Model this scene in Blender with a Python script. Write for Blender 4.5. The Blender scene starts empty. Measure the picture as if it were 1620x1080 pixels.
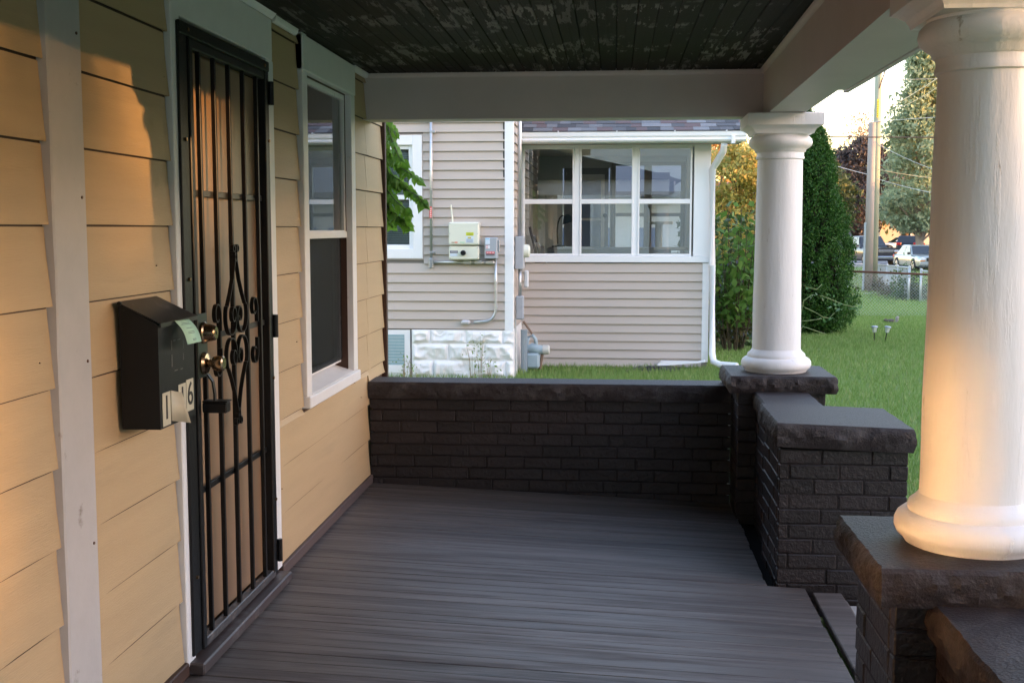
import bpy, math, random
from math import sin, cos, pi, radians, sqrt
from mathutils import Vector, noise, Matrix

random.seed(7)
S = bpy.context.scene
COL = S.collection

# ------------------------------------------------------------------ camera
EYE = 1.442                                   # eye height above the porch floor at the house wall
cam_d = bpy.data.cameras.new('camera'); cam = bpy.data.objects.new('camera', cam_d); COL.objects.link(cam)
cam_d.sensor_width = 36.0; cam_d.lens = 1850.0 / 1620.0 * 36.0
cam_d.clip_start = 0.05; cam_d.clip_end = 4000
YAW, PIT = radians(4.94), radians(5.53)
cam.location = (0, 0, EYE); cam.rotation_euler = (pi / 2 - PIT, 0, YAW)
S.camera = cam

# ------------------------------------------------------------------ sky, sun, exposure
SUN_EL, SUN_AZ = radians(3.3), radians(16.0)  # low evening sun, mostly from the street side (+X), a little from behind
sun_dir = Vector((cos(SUN_AZ) * cos(SUN_EL), -sin(SUN_AZ) * cos(SUN_EL), sin(SUN_EL)))   # towards the sun
W = bpy.data.worlds.new('World'); S.world = W; W.use_nodes = True
wn, wl = W.node_tree.nodes, W.node_tree.links
bg = wn['Background']
sky = wn.new('ShaderNodeTexSky'); sky.sky_type = 'NISHITA'; sky.sun_disc = False
sky.sun_elevation = SUN_EL; sky.sun_rotation = pi / 2 + SUN_AZ
sky.air_density = 1.0; sky.dust_density = 0.8; sky.ozone_density = 1.4
wt = wn.new('ShaderNodeMix'); wt.data_type = 'RGBA'; wt.blend_type = 'MULTIPLY'; wt.inputs[0].default_value = 1.; wt.inputs[7].default_value = (1.09, .935, 1.0, 1)
wl.new(sky.outputs[0], wt.inputs[6]); wl.new(wt.outputs[2], bg.inputs[0]); bg.inputs[1].default_value = 0.15
sd = bpy.data.lights.new('sun', 'SUN'); sd.energy = 0.72; sd.angle = radians(0.6); sd.color = (1.0, 0.52, 0.20)
so = bpy.data.objects.new('sun', sd); COL.objects.link(so)
so.rotation_euler = sun_dir.to_track_quat('Z', 'Y').to_euler(); so.location = (20, -6, 12)
S.view_settings.view_transform = 'Standard'; S.view_settings.look = 'None'
S.view_settings.exposure = 3.93; S.view_settings.gamma = 1.0; S.view_settings.use_curve_mapping = False
cy = S.cycles
cy.use_denoising = True; cy.max_bounces = 10; cy.diffuse_bounces = 6; cy.glossy_bounces = 4
cy.transmission_bounces = 6; cy.transparent_max_bounces = 24; cy.sample_clamp_indirect = 40.0
cy.blur_glossy = 0.0; cy.caustics_reflective = True; cy.caustics_refractive = False

# ------------------------------------------------------------------ a photo pixel as a point in the place
FW = Vector((-sin(YAW) * cos(PIT), cos(YAW) * cos(PIT), -sin(PIT)))
RT = Vector((cos(YAW), sin(YAW), 0)); UP = RT.cross(FW)
def _ray(x, y): return FW * 1850.0 + RT * (x - 810) + UP * (540 - y)
def pY(x, y, Y):
    d = _ray(x, y); p = d * (Y / d.y); p.z += EYE; return p
def pX(x, y, X):
    d = _ray(x, y); p = d * (X / d.x); p.z += EYE; return p

# ------------------------------------------------------------------ ground height (measured along the depth of the yard)
GP = [(-400, -.30), (9, -.22), (14, -.22), (20.5, -.36), (26.5, -.51), (36.7, -.84), (50, -1.10), (68, -1.0), (76, -.93), (110, -.95), (2500, -1.2)]
def gz(y):
    for (a, za), (b, zb) in zip(GP, GP[1:]):
        if y <= b:
            t = max(0, (y - a) / (b - a)); return za + (zb - za) * t
    return GP[-1][1]

# ------------------------------------------------------------------ materials
MATS = {}
def mat(name, col, rough=.6, spec=.4, metal=0., var=0., vscale=8., bump=0., bscale=40., dirt=None, dscale=3., dlo=.55, dhi=.7,
        stretch=(1, 1, 1), island=0., obj=0., coat=0., fbm=4, drough=None, trans=0., bdist=.01):
    if name in MATS: return MATS[name]
    m = bpy.data.materials.new(name); m.use_nodes = True; MATS[name] = m
    N, L = m.node_tree.nodes, m.node_tree.links
    b = N['Principled BSDF']
    b.inputs['Roughness'].default_value = rough; b.inputs['Metallic'].default_value = metal
    b.inputs['Specular IOR Level'].default_value = spec; b.inputs['Coat Weight'].default_value = coat
    b.inputs['Coat Roughness'].default_value = .08
    if trans: b.inputs['Transmission Weight'].default_value = trans
    tc = N.new('ShaderNodeTexCoord'); mp = N.new('ShaderNodeMapping'); mp.inputs['Scale'].default_value = stretch
    geo = N.new('ShaderNodeNewGeometry')
    L.new(geo.outputs['Position'], mp.inputs[0])
    vec = mp.outputs[0]
    rgb = N.new('ShaderNodeRGB'); rgb.outputs[0].default_value = (*col, 1); out = rgb.outputs[0]
    def noise_(scale, detail=fbm, rough_=.6):
        n = N.new('ShaderNodeTexNoise'); n.inputs['Scale'].default_value = scale; n.inputs['Detail'].default_value = detail
        n.inputs['Roughness'].default_value = rough_; L.new(vec, n.inputs['Vector']); return n.outputs[0]
    def scale_(out, fac, lo, hi):
        mr = N.new('ShaderNodeMapRange'); mr.inputs[3].default_value = lo; mr.inputs[4].default_value = hi; L.new(fac, mr.inputs[0])
        mx = N.new('ShaderNodeVectorMath'); mx.operation = 'SCALE'; L.new(out, mx.inputs[0]); L.new(mr.outputs[0], mx.inputs[3]); return mx.outputs[0]
    if var:
        n = noise_(vscale); out = scale_(out, n, 1 - 2 * var, 1 + 2 * var)
    if island: out = scale_(out, geo.outputs['Random Per Island'], 1 - island, 1 + island)
    if obj:
        oi = N.new('ShaderNodeObjectInfo'); out = scale_(out, oi.outputs['Random'], 1 - obj, 1 + obj)
    rsock = None
    if dirt:
        n = noise_(dscale, 8, .65); mr = N.new('ShaderNodeMapRange'); mr.inputs[1].default_value = dlo; mr.inputs[2].default_value = dhi
        L.new(n, mr.inputs[0]); mx = N.new('ShaderNodeMix'); mx.data_type = 'RGBA'
        L.new(mr.outputs[0], mx.inputs[0]); L.new(out, mx.inputs[6]); mx.inputs[7].default_value = (*dirt, 1); out = mx.outputs[2]
        if drough is not None:
            r2 = N.new('ShaderNodeMapRange'); r2.inputs[3].default_value = rough; r2.inputs[4].default_value = drough
            L.new(mr.outputs[0], r2.inputs[0]); L.new(r2.outputs[0], b.inputs['Roughness'])
    L.new(out, b.inputs['Base Color'])
    if bump:
        n = noise_(bscale, 5, .6); bp = N.new('ShaderNodeBump'); bp.inputs['Strength'].default_value = bump; bp.inputs['Distance'].default_value = bdist
        L.new(n, bp.inputs['Height']); L.new(bp.outputs[0], b.inputs['Normal'])
    return m

def glass_mat(name, tint=(.9, .95, .95), rough=.0, opaque=0., body=(.1, .1, .1), refl=1.0):
    """thin window glass: fresnel reflection over a see-through pane"""
    if name in MATS: return MATS[name]
    m = bpy.data.materials.new(name); m.use_nodes = True; MATS[name] = m
    N, L = m.node_tree.nodes, m.node_tree.links
    for n in list(N): N.remove(n)
    o = N.new('ShaderNodeOutputMaterial'); tr = N.new('ShaderNodeBsdfTransparent'); tr.inputs[0].default_value = (*tint, 1)
    gl = N.new('ShaderNodeBsdfGlossy'); gl.inputs['Roughness'].default_value = rough
    lw = N.new('ShaderNodeFresnel'); lw.inputs[0].default_value = 1.55
    src = tr.outputs[0]
    if opaque:
        df = N.new('ShaderNodeBsdfDiffuse'); df.inputs[0].default_value = (*body, 1)
        mo = N.new('ShaderNodeMixShader'); mo.inputs[0].default_value = opaque; L.new(tr.outputs[0], mo.inputs[1]); L.new(df.outputs[0], mo.inputs[2]); src = mo.outputs[0]
    ml = N.new('ShaderNodeMath'); ml.operation = 'MULTIPLY'; ml.inputs[1].default_value = refl; ml.use_clamp = True; L.new(lw.outputs[0], ml.inputs[0])
    mx = N.new('ShaderNodeMixShader'); L.new(ml.outputs[0], mx.inputs[0]); L.new(src, mx.inputs[1]); L.new(gl.outputs[0], mx.inputs[2])
    L.new(mx.outputs[0], o.inputs[0])
    return m

# ------------------------------------------------------------------ mesh builder
WO = {}                                        # world origin of each object that parents others
class MB:
    def __init__(s): s.v = []; s.f = []
    def quad(s, *p):
        n = len(s.v); s.v += [tuple(q) for q in p]; s.f.append(tuple(range(n, n + len(p)))); return s
    def box(s, x0, x1, y0, y1, z0, z1):
        n = len(s.v); s.v += [(x, y, z) for z in (z0, z1) for y in (y0, y1) for x in (x0, x1)]
        s.f += [tuple(n + i for i in q) for q in ((0, 2, 3, 1), (4, 5, 7, 6), (0, 1, 5, 4), (1, 3, 7, 5), (3, 2, 6, 7), (2, 0, 4, 6))]; return s
    def cbox(s, x0, x1, y0, y1, z0, z1, c=.004):
        n = len(s.v); X, Y, Z = (x0, x1), (y0, y1), (z0, z1)
        idx = {}
        for i in (0, 1):
            for j in (0, 1):
                for k in (0, 1):
                    sx, sy, sz = (1, -1)[i] * c, (1, -1)[j] * c, (1, -1)[k] * c
                    for a, p in enumerate(((X[i], Y[j] + sy, Z[k] + sz), (X[i] + sx, Y[j], Z[k] + sz), (X[i] + sx, Y[j] + sy, Z[k]))):
                        idx[i, j, k, a] = len(s.v); s.v.append(p)
        I = lambda *a: idx[a]
        for i in (0, 1):
            q = [I(i, 0, 0, 0), I(i, 1, 0, 0), I(i, 1, 1, 0), I(i, 0, 1, 0)]; s.f.append(tuple(q if i else q[::-1]))
            q = [I(0, i, 0, 1), I(1, i, 0, 1), I(1, i, 1, 1), I(0, i, 1, 1)]; s.f.append(tuple(q[::-1] if i else q))
            q = [I(0, 0, i, 2), I(1, 0, i, 2), I(1, 1, i, 2), I(0, 1, i, 2)]; s.f.append(tuple(q if i else q[::-1]))
        for a in (0, 1):
            for b in (0, 1):
                s.f.append((I(0, a, b, 1), I(1, a, b, 1), I(1, a, b, 2), I(0, a, b, 2)))
                s.f.append((I(a, 0, b, 0), I(a, 1, b, 0), I(a, 1, b, 2), I(a, 0, b, 2)))
                s.f.append((I(a, b, 0, 0), I(a, b, 1, 0), I(a, b, 1, 1), I(a, b, 0, 1)))
                for k in (0, 1): s.f.append((I(a, b, k, 0), I(a, b, k, 1), I(a, b, k, 2)))
        return s
    def tube(s, pts, r, n=8, caps=True):
        pts = [Vector(p) for p in pts]; R = r if isinstance(r, (list, tuple)) else [r] * len(pts); rings = []; ref = None
        for i, p in enumerate(pts):
            t = (pts[min(i + 1, len(pts) - 1)] - pts[max(i - 1, 0)]).normalized()
            if ref is None: ref = Vector((0, 0, 1)) if abs(t.z) < .9 else Vector((1, 0, 0))
            u = t.cross(ref).normalized(); w = t.cross(u).normalized(); ref = w.cross(t) if False else ref
            st = len(s.v)
            for k in range(n):
                a = 2 * pi * k / n; q = p + (u * cos(a) + w * sin(a)) * R[i]; s.v.append(tuple(q))
            rings.append(st)
        for a, b in zip(rings, rings[1:]):
            for k in range(n): s.f.append((a + k, a + (k + 1) % n, b + (k + 1) % n, b + k))
        if caps: s.f.append(tuple(rings[0] + k for k in range(n))[::-1]); s.f.append(tuple(rings[-1] + k for k in range(n)))
        return s
    def lathe(s, prof, n=40, c=(0, 0), wob=0.):
        rings = []
        for (r, z) in prof:
            st = len(s.v)
            for k in range(n):
                a = 2 * pi * k / n; rr = r
                if wob: rr += wob * noise.noise(Vector((cos(a) * 2.2, sin(a) * 2.2, z * 4)))
                s.v.append((c[0] + rr * cos(a), c[1] + rr * sin(a), z))
            rings.append(st)
        for a, b in zip(rings, rings[1:]):
            for k in range(n): s.f.append((a + k, a + (k + 1) % n, b + (k + 1) % n, b + k))
        s.f.append(tuple(rings[0] + k for k in range(n))[::-1]); s.f.append(tuple(rings[-1] + k for k in range(n)))
        return s
    def cyl(s, p, q, r, n=16): return s.tube([p, q], r, n)
    def prism(s, poly, lo, hi, axis=1):
        """poly: 2-D outline; extruded along axis (1: outline is x,z; 0: outline is y,z; 2: outline is x,y)"""
        n = len(poly); st = len(s.v)
        for t in (lo, hi):
            for a, b in poly: s.v.append((a, t, b) if axis == 1 else (t, a, b) if axis == 0 else (a, b, t))
        for k in range(n): s.f.append((st + k, st + (k + 1) % n, st + n + (k + 1) % n, st + n + k))
        s.f.append(tuple(range(st, st + n))[::-1]); s.f.append(tuple(range(st + n, st + 2 * n))); return s
    def ribbon(s, pts, wv, th):
        """flat strip along pts; wv: vector across, th: thickness across the other way"""
        pts = [Vector(p) for p in pts]; wv = Vector(wv); rings = []
        for i, p in enumerate(pts):
            t = (pts[min(i + 1, len(pts) - 1)] - pts[max(i - 1, 0)]).normalized(); u = t.cross(wv).normalized() * th / 2; st = len(s.v)
            for a, b in ((-.5, -1), (.5, -1), (.5, 1), (-.5, 1)): s.v.append(tuple(p + wv * a + u * b))
            rings.append(st)
        for a, b in zip(rings, rings[1:]):
            for k in range(4): s.f.append((a + k, a + (k + 1) % 4, b + (k + 1) % 4, b + k))
        s.f.append(tuple(rings[0] + k for k in range(4))[::-1]); s.f.append(tuple(rings[-1] + k for k in range(4))); return s
    def mesh(s, name, m, smooth=False):
        me = bpy.data.meshes.new(name); me.from_pydata(s.v, [], s.f); me.update()
        if m: me.materials.append(m)
        if smooth: me.polygons.foreach_set('use_smooth', [True] * len(me.polygons))
        import bmesh
        bm = bmesh.new(); bm.from_mesh(me); bmesh.ops.recalc_face_normals(bm, faces=bm.faces); bm.to_mesh(me); bm.free()
        return me
    def build(s, name, m, parent=None, smooth=False):
        return place(name, s.mesh(name, m, smooth), parent)
def place(name, me, parent=None, loc=(0, 0, 0), rot=None, scale=None):
    o = bpy.data.objects.new(name, me); COL.objects.link(o); o.location = Vector(loc)
    if parent is not None:
        o.parent = parent; o.location = Vector(loc) - WO.get(parent.name, Vector((0, 0, 0)))
    WO[o.name] = Vector(loc)
    if rot: o.rotation_euler = rot
    if scale: o.scale = scale
    return o
def smooth_by_angle(o, deg=40):
    me = o.data
    me.polygons.foreach_set('use_smooth', [True] * len(me.polygons)); me.set_sharp_from_angle(angle=radians(deg)); return o
def thing(name, loc, label, cat, group=None):
    o = bpy.data.objects.new(name, None); COL.objects.link(o); o.location = Vector(loc); o.empty_display_size = .2
    WO[o.name] = Vector(loc); tag(o, label, cat, group); return o
def tag(o, label, cat, group=None):
    o['label'] = label; o['category'] = cat
    if group: o['group'] = group
    return o
def struct(o): o['kind'] = 'structure'; return o
def copy_tree(o, loc, rz=0, label=None, parent=None):
    c = o.copy(); COL.objects.link(c)
    if parent is None: c.location = loc; c.rotation_euler = (0, 0, rz)
    else: c.parent = parent
    if label: c['label'] = label
    for ch in list(o.children): copy_tree(ch, None, 0, None, c)
    return c
def text_mesh(txt, size, name):
    cu = bpy.data.curves.new(name, 'FONT'); cu.body = txt; cu.size = size; cu.align_x = 'CENTER'; cu.align_y = 'CENTER'; cu.extrude = .0006
    o = bpy.data.objects.new(name, cu); COL.objects.link(o); dg = bpy.context.evaluated_depsgraph_get()
    me = bpy.data.meshes.new_from_object(o.evaluated_get(dg)); bpy.data.objects.remove(o); bpy.data.curves.remove(cu); return me
# ================================================================== PORCH AND HOUSE
def worn_mat(name, c1, c2, c3, stretch, big, fine, blo, bhi, flo, fhi, rough=(.45, .7), bump=.25, bdist=.002, obj=.12, mask=None):
    """painted wood worn in patches: c1 paint, c2 second tone in large patches, c3 bare streaks along the board"""
    if name in MATS: return MATS[name]
    m = bpy.data.materials.new(name); m.use_nodes = True; MATS[name] = m
    N, L = m.node_tree.nodes, m.node_tree.links; b = N['Principled BSDF']; b.inputs['Specular IOR Level'].default_value = .06 if mask else .45
    g = N.new('ShaderNodeNewGeometry'); mp = N.new('ShaderNodeMapping'); mp.inputs['Scale'].default_value = stretch; L.new(g.outputs['Position'], mp.inputs[0])
    oi = N.new('ShaderNodeObjectInfo'); ad = N.new('ShaderNodeVectorMath'); ad.operation = 'ADD'
    cb = N.new('ShaderNodeCombineXYZ'); ml = N.new('ShaderNodeMath'); ml.operation = 'MULTIPLY'; ml.inputs[1].default_value = 37.
    L.new(oi.outputs['Random'], ml.inputs[0]); L.new(ml.outputs[0], cb.inputs[0]); L.new(mp.outputs[0], ad.inputs[0]); L.new(cb.outputs[0], ad.inputs[1])
    def nz(vec, sc, det=8, r=.65):
        n = N.new('ShaderNodeTexNoise'); n.inputs['Scale'].default_value = sc; n.inputs['Detail'].default_value = det; n.inputs['Roughness'].default_value = r; L.new(vec, n.inputs['Vector']); return n.outputs[0]
    def rng(s, a, bb, lo=0., hi=1.):
        r = N.new('ShaderNodeMapRange'); r.inputs[1].default_value = a; r.inputs[2].default_value = bb; r.inputs[3].default_value = lo; r.inputs[4].default_value = hi; L.new(s, r.inputs[0]); return r.outputs[0]
    def mix(f, a, bb):
        x = N.new('ShaderNodeMix'); x.data_type = 'RGBA'; L.new(f, x.inputs[0])
        for s, i in ((a, 6), (bb, 7)):
            if isinstance(s, tuple): x.inputs[i].default_value = (*s, 1)
            else: L.new(s, x.inputs[i])
        return x.outputs[2]
    f1 = rng(nz(g.outputs['Position'] if mask else ad.outputs[0], big), blo, bhi)
    f2n = nz(ad.outputs[0], fine); f2 = rng(f2n, flo, fhi)
    if mask:
        mk = N.new('ShaderNodeMath'); mk.operation = 'MULTIPLY'; L.new(f2, mk.inputs[0]); L.new(rng(nz(g.outputs['Position'], mask[0], 3), mask[1], mask[2]), mk.inputs[1]); f2 = mk.outputs[0]
    c = mix(f2, mix(f1, c1, c2), c3)
    sc = N.new('ShaderNodeVectorMath'); sc.operation = 'SCALE'; L.new(c, sc.inputs[0]); L.new(rng(oi.outputs['Random'], 0, 1, 1 - obj, 1 + obj), sc.inputs[3])
    L.new(sc.outputs[0], b.inputs['Base Color'])
    L.new(rng(f1, 0, 1, rough[0], rough[1]), b.inputs['Roughness'])
    bp = N.new('ShaderNodeBump'); bp.inputs['Strength'].default_value = bump; bp.inputs['Distance'].default_value = bdist; L.new(f2n, bp.inputs['Height']); L.new(bp.outputs[0], b.inputs['Normal'])
    return m

M_tan = mat('tan_siding_paint', (.45, .33, .19), .5, .3, var=.05, vscale=5, bump=.30, bscale=70, stretch=(1, .35, 4), dirt=(.36, .27, .16), dscale=3.0, dlo=.60, dhi=.85, bdist=.004)
M_brown = mat('brown_edge', (.055, .026, .016), .6)
M_white = mat('white_trim_paint', (.72, .72, .72), .42, .4, var=.03, vscale=14, bump=.12, bscale=50, dirt=(.38, .36, .34), dscale=9, dlo=.66, dhi=.74, bdist=.004)
M_beam = mat('beam_paint', (.60, .555, .55), .5, .3, var=.04, vscale=4, bump=.12, bscale=30, dirt=(.20, .19, .18), dscale=11, dlo=.70, dhi=.74, bdist=.004)
M_col = mat('column_paint', (.79, .785, .785), .5, .35, var=.02, vscale=6, bump=.8, bscale=14, stretch=(1, 1, .22), dirt=(.45, .41, .36), dscale=15, dlo=.655, dhi=.70, bdist=.006)
_N, _L = M_col.node_tree.nodes, M_col.node_tree.links          # dried runs and cracks in the thick column paint
_mp = _N.new('ShaderNodeMapping'); _mp.inputs['Scale'].default_value = (1, 1, .10); _gp = _N.new('ShaderNodeNewGeometry'); _L.new(_gp.outputs['Position'], _mp.inputs[0])
_nz = _N.new('ShaderNodeTexNoise'); _nz.inputs['Scale'].default_value = 30; _nz.inputs['Detail'].default_value = 6; _nz.inputs['Roughness'].default_value = .7; _L.new(_mp.outputs[0], _nz.inputs['Vector'])
_mr = _N.new('ShaderNodeMapRange'); _mr.inputs[1].default_value = .56; _mr.inputs[2].default_value = .62; _L.new(_nz.outputs[0], _mr.inputs[0])
_b2 = _N.new('ShaderNodeBump'); _b2.inputs['Strength'].default_value = .32; _b2.inputs['Distance'].default_value = .003; _L.new(_mr.outputs[0], _b2.inputs['Height'])
_pb = _N['Principled BSDF']; _L.new(_pb.inputs['Normal'].links[0].from_socket, _b2.inputs['Normal']); _L.new(_b2.outputs[0], _pb.inputs['Normal'])
M_brick = mat('dark_brick_paint', (.0165, .0105, .0105), .40, .45, var=.12, vscale=9, bump=1.0, bscale=55, obj=.3, bdist=.006, dirt=(.020, .016, .017), dscale=14, dlo=.6, dhi=.75)
M_mort = mat('dark_mortar_paint', (.012, .0080, .008), .55, .28, bump=.5, bscale=80)
M_stone = mat('dark_coping_paint', (.023, .0165, .0168), .55, .35, var=.12, vscale=7, bump=.8, bscale=110, bdist=.006, dirt=(.065, .058, .057), dscale=9, dlo=.48, dhi=.72, drough=.65)
M_black = mat('black_iron', (.006, .006, .0065), .42, .3, bump=.1, bscale=60)
M_screen = None
M_bronze = mat('worn_bronze', (.42, .30, .19), .24, .5, metal=1.)
M_gap = mat('dark_gap', (.01, .009, .008), .9, .1)
M_floor = worn_mat('worn_porch_paint', (.112, .099, .093), (.064, .052, .049), (.020, .015, .014), (1.4, 20, 4), .8, 2.0, .44, .64, .60, .71, (.42, .60), .6, .004, .20)
M_ceil = worn_mat('peeling_ceiling_paint', (.014, .0108, .0095), (.021, .016, .014), (.16, .148, .145), (18, 2.2, 4), 1.3, 1.7, .4, .7, .525, .555, (.55, .6), .5, .003, .35, (2.2, .47, .55))

XW = -1.38                                     # plane of the house wall
FS = -.0405                                    # the floor falls towards the steps
def fz(x): return FS * (x - XW)

# ---- porch floor: boards across the porch
pf = MB(); pf.prism([(XW - .1, -.03), (.83, fz(.83) - .027), (.83, -.42), (XW - .1, -.42)], -1.0, 6.44)
porch_floor = struct(pf.build('porch_floor', M_gap)); WO['porch_floor'] = Vector((0, 0, 0))
bw = .0815; y = -.9
ang = math.atan(FS); bmesh_cache = {}
def board_mesh(L, w):
    k = (round(L, 3), round(w, 4))
    if k not in bmesh_cache: bmesh_cache[k] = MB().cbox(0, L, 0, w, -.022, 0, .0015).mesh('plank', M_floor)
    return bmesh_cache[k]
while y < 6.44:
    w = bw - random.choice((.0004, .0006, .0010, .0016, .0026, .0036))
    x1 = .83 if y < 4.93 else .672
    if random.random() < .3: x1 += random.uniform(-.006, .004)
    cuts = [XW]
    if y < 3.4 and random.random() < .3: cuts.append(random.uniform(-.6, .3))
    cuts.append(x1)
    for a, b in zip(cuts, cuts[1:]):
        dz = random.uniform(-.0012, .0008)
        place('plank', board_mesh(b - a - .001, w), porch_floor, (a, y, fz(a) + dz), (random.uniform(-.006, .006), -ang, random.uniform(-.0006, .0006)))
    y += bw
# edge board beside the steps, with its open joint
MB().cbox(.853, .975, 3.15, 4.93, -.125, fz(.86) - .004, .004).build('edge_board', M_floor, porch_floor)
MB().cbox(.975, 1.0, 3.15, 4.93, -.40, -.128, .004).build('riser_board', M_floor, porch_floor)

# ---- brickwork
brick_meshes = {}
def brick_mesh(l, h, d):
    k = (round(l, 3), round(h, 3), round(d, 3))
    if k not in brick_meshes:
        v = []
        for i in range(3):
            mb = MB().cbox(0, l, 0, d, 0, h, .0035)
            mb.v = [tuple(Vector(p) + noise.noise_vector(Vector(p) * 37 + Vector((i * 9, 0, 0))) * .0028) for p in mb.v]
            v.append(mb.mesh('brick', M_brick))
        brick_meshes[k] = v
    return random.choice(brick_meshes[k])
BL, BH, JT = .203, .0595, .0055
def brick_face(parent, p0, L, z0, z1, rz, d=.05, off=0):
    """bricks on a vertical face that starts at p0 (x, y) and runs L metres along rz; z0..z1; the face looks to the right-hand side of the run"""
    z = z1; row = off
    ux, uy = cos(rz), sin(rz)
    while z > z0 + .02:
        h = min(BH, z - z0 - .001)
        t = -(BL + JT) * (.5 if row % 2 else .0) - random.choice((0, .03, .06))
        while t < L - .03:
            a, b = max(t, 0), min(t + BL, L)
            if b - a > .03:
                dd = random.uniform(-.0025, .0025)
                place('brick', brick_mesh(b - a, h, d), parent, (p0[0] + ux * a - uy * dd, p0[1] + uy * a + ux * dd, z - h), (0, 0, rz + random.uniform(-.006, .006)))
            t += BL + JT
        z -= BH + JT; row += 1
def rock(name, x0, x1, y0, y1, z0, z1, parent, amp=.012, tilt=0., seed=0, m=None, sides=(1, 1, 1, 1)):
    """a coping stone: flat top, rough pitched faces"""
    mb = MB(); step = .013; nz = 9; per = []
    def run(a, b, nrm, on):
        L = (Vector(b) - Vector(a)).length; n = max(2, int(L / step))
        for i in range(n): per.append((Vector(a).lerp(Vector(b), i / n), Vector(nrm), on, min(i / n, 1 - i / n) * L))
    run((x0, y0), (x1, y0), (0, -1), sides[0]); run((x1, y0), (x1, y1), (1, 0), sides[1]); run((x1, y1), (x0, y1), (0, 1), sides[2]); run((x0, y1), (x0, y0), (-1, 0), sides[3])
    n = len(per)
    for k in range(nz + 1):
        t = k / nz
        for (p, nr, on, e) in per:
            z = z0 + (z1 - z0) * t
            q = Vector((p.x * 1.0, p.y * 1.0, z)); s = Vector((seed * 7.3, 0, 0))
            nn = .7 * noise.noise((q + s) * 9) + .55 * noise.noise((q + s) * 24) + .45 * noise.noise((q + s) * 52) + .3 * noise.noise((q + s) * 110)
            bul = (1 - (2 * t - 1) ** 2) * .9 + .1
            dsp = on * (amp * (nn * .9 + .1) * (.35 + .65 * bul) + amp * .7 * bul - (.004 if t > .99 else 0))
            zz = z + (on * .004 * noise.noise((q + s) * 20) if 0 < k < nz else 0)
            px_, py_ = p.x + nr.x * dsp, p.y + nr.y * dsp
            mb.v.append((px_, py_, zz + tilt * (px_ - x0)))
    for k in range(nz):
        for i in range(n): a = k * n; mb.f.append((a + i, a + (i + 1) % n, a + n + (i + 1) % n, a + n + i))
    mb.f.append(tuple(range(n))[::-1]); mb.f.append(tuple(range(nz * n, nz * n + n)))
    return smooth_by_angle(mb.build(name, m or M_stone, parent), 24)

# back parapet between the house and the far pedestal
t = thing('brick_parapet', (-.35, 6.55, -.3), 'low dark painted brick parapet wall with long stone coping, between house siding and far column', 'parapet')
MB().box(XW + .03, .64, 6.4665, 6.6435, -.3, .485).build('mortar_core', M_mort, t)
brick_face(t, (XW + .012, 6.463), 2.03, -.13, .484, 0)
brick_face(t, (.64, 6.647), 2.0, -.3, .484, pi, off=1)
rock('coping_stone', XW + .012, .66, 6.432, 6.66, .488, .583, t, .012, 0, 1, sides=(1, 0, 1, 0))

def pedestal(x0, x1, y0, y1, label, seed, zlow):
    t = thing('brick_pedestal', ((x0 + x1) / 2, (y0 + y1) / 2, zlow), label, 'pedestal')
    i = .055
    MB().box(x0 + i + .0035, x1 - i - .0035, y0 + i + .0035, y1 - i - .0035, zlow, .588).build('mortar_core', M_mort, t)
    brick_face(t, (x0 + i, y0 + i), x1 - x0 - 2 * i, zlow, .586, 0)
    brick_face(t, (x0 + i, y1 - i), y1 - y0 - 2 * i - .051, zlow, .586, -pi / 2, off=1)
    brick_face(t, (x1 - i, y0 + i + .051), y1 - y0 - 2 * i - .051, zlow, .586, pi / 2, off=1)
    rock('cap_stone', x0 + .012, x1 - .012, y0 + .012, y1 - .012, .59, .68, t, .016, 0, seed)
    return t
pedestal(.60, 1.16, 6.08, 6.60, 'dark brick pedestal with square stone cap under the column beside the back parapet', 2, -.35)
pedestal(.595, 1.15, 2.62, 3.14, 'dark brick pedestal with square stone cap under the column beside the porch step opening', 3, -.35)

# short side parapet, end pier, near parapet
t = thing('brick_parapet', (.87, 5.8, -.3), 'short dark brick side parapet with low coping between end pier and far column pedestal', 'parapet')
MB().box(.7535, .9935, 5.42, 6.135, -.3, .505).build('mortar_core', M_mort, t)
brick_face(t, (.75, 6.133), .70, -.12, .505, -pi / 2); brick_face(t, (.997, 5.43), .70, -.3, .505, pi / 2)
rock('coping_stone', .735, 1.005, 5.54, 6.133, .51, .60, t, .01, 0, 4, sides=(0, 1, 0, 1))
t = thing('brick_pier', (.97, 5.2, -.3), 'square dark brick end pier with broad stone cap beside the porch step opening', 'pier')
MB().box(.7165, 1.2435, 4.9935, 5.50, -.35, .508).build('mortar_core', M_mort, t)
brick_face(t, (.713, 4.99), .535, -.35, .505, 0); brick_face(t, (.713, 5.50), .455, -.12, .510, -pi / 2, off=1); brick_face(t, (1.247, 5.041), .455, -.35, .49, pi / 2, off=1)
rock('cap_stone', .697, 1.262, 4.962, 5.535, .522, .624, t, .014, -.034, 5)
MB().box(.735, 1.225, 5.01, 5.49, .505, .545).build('mortar_bed', M_mort, t)
t = thing('brick_parapet', (.87, 1.5, -.3), 'dark brick parapet with dusty coping running on from the pedestal at the step opening', 'parapet')
MB().box(.7435, .9935, -.6, 2.66, -.35, .505).build('mortar_core', M_mort, t)
brick_face(t, (.74, 2.66), 1.8, -.12, .505, -pi / 2); brick_face(t, (.997, .9), 1.75, -.3, .505, pi / 2)
rock('coping_stone', .728, 1.01, .3, 2.673, .51, .598, t, .012, 0, 6, sides=(0, 1, 0, 1))

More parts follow.
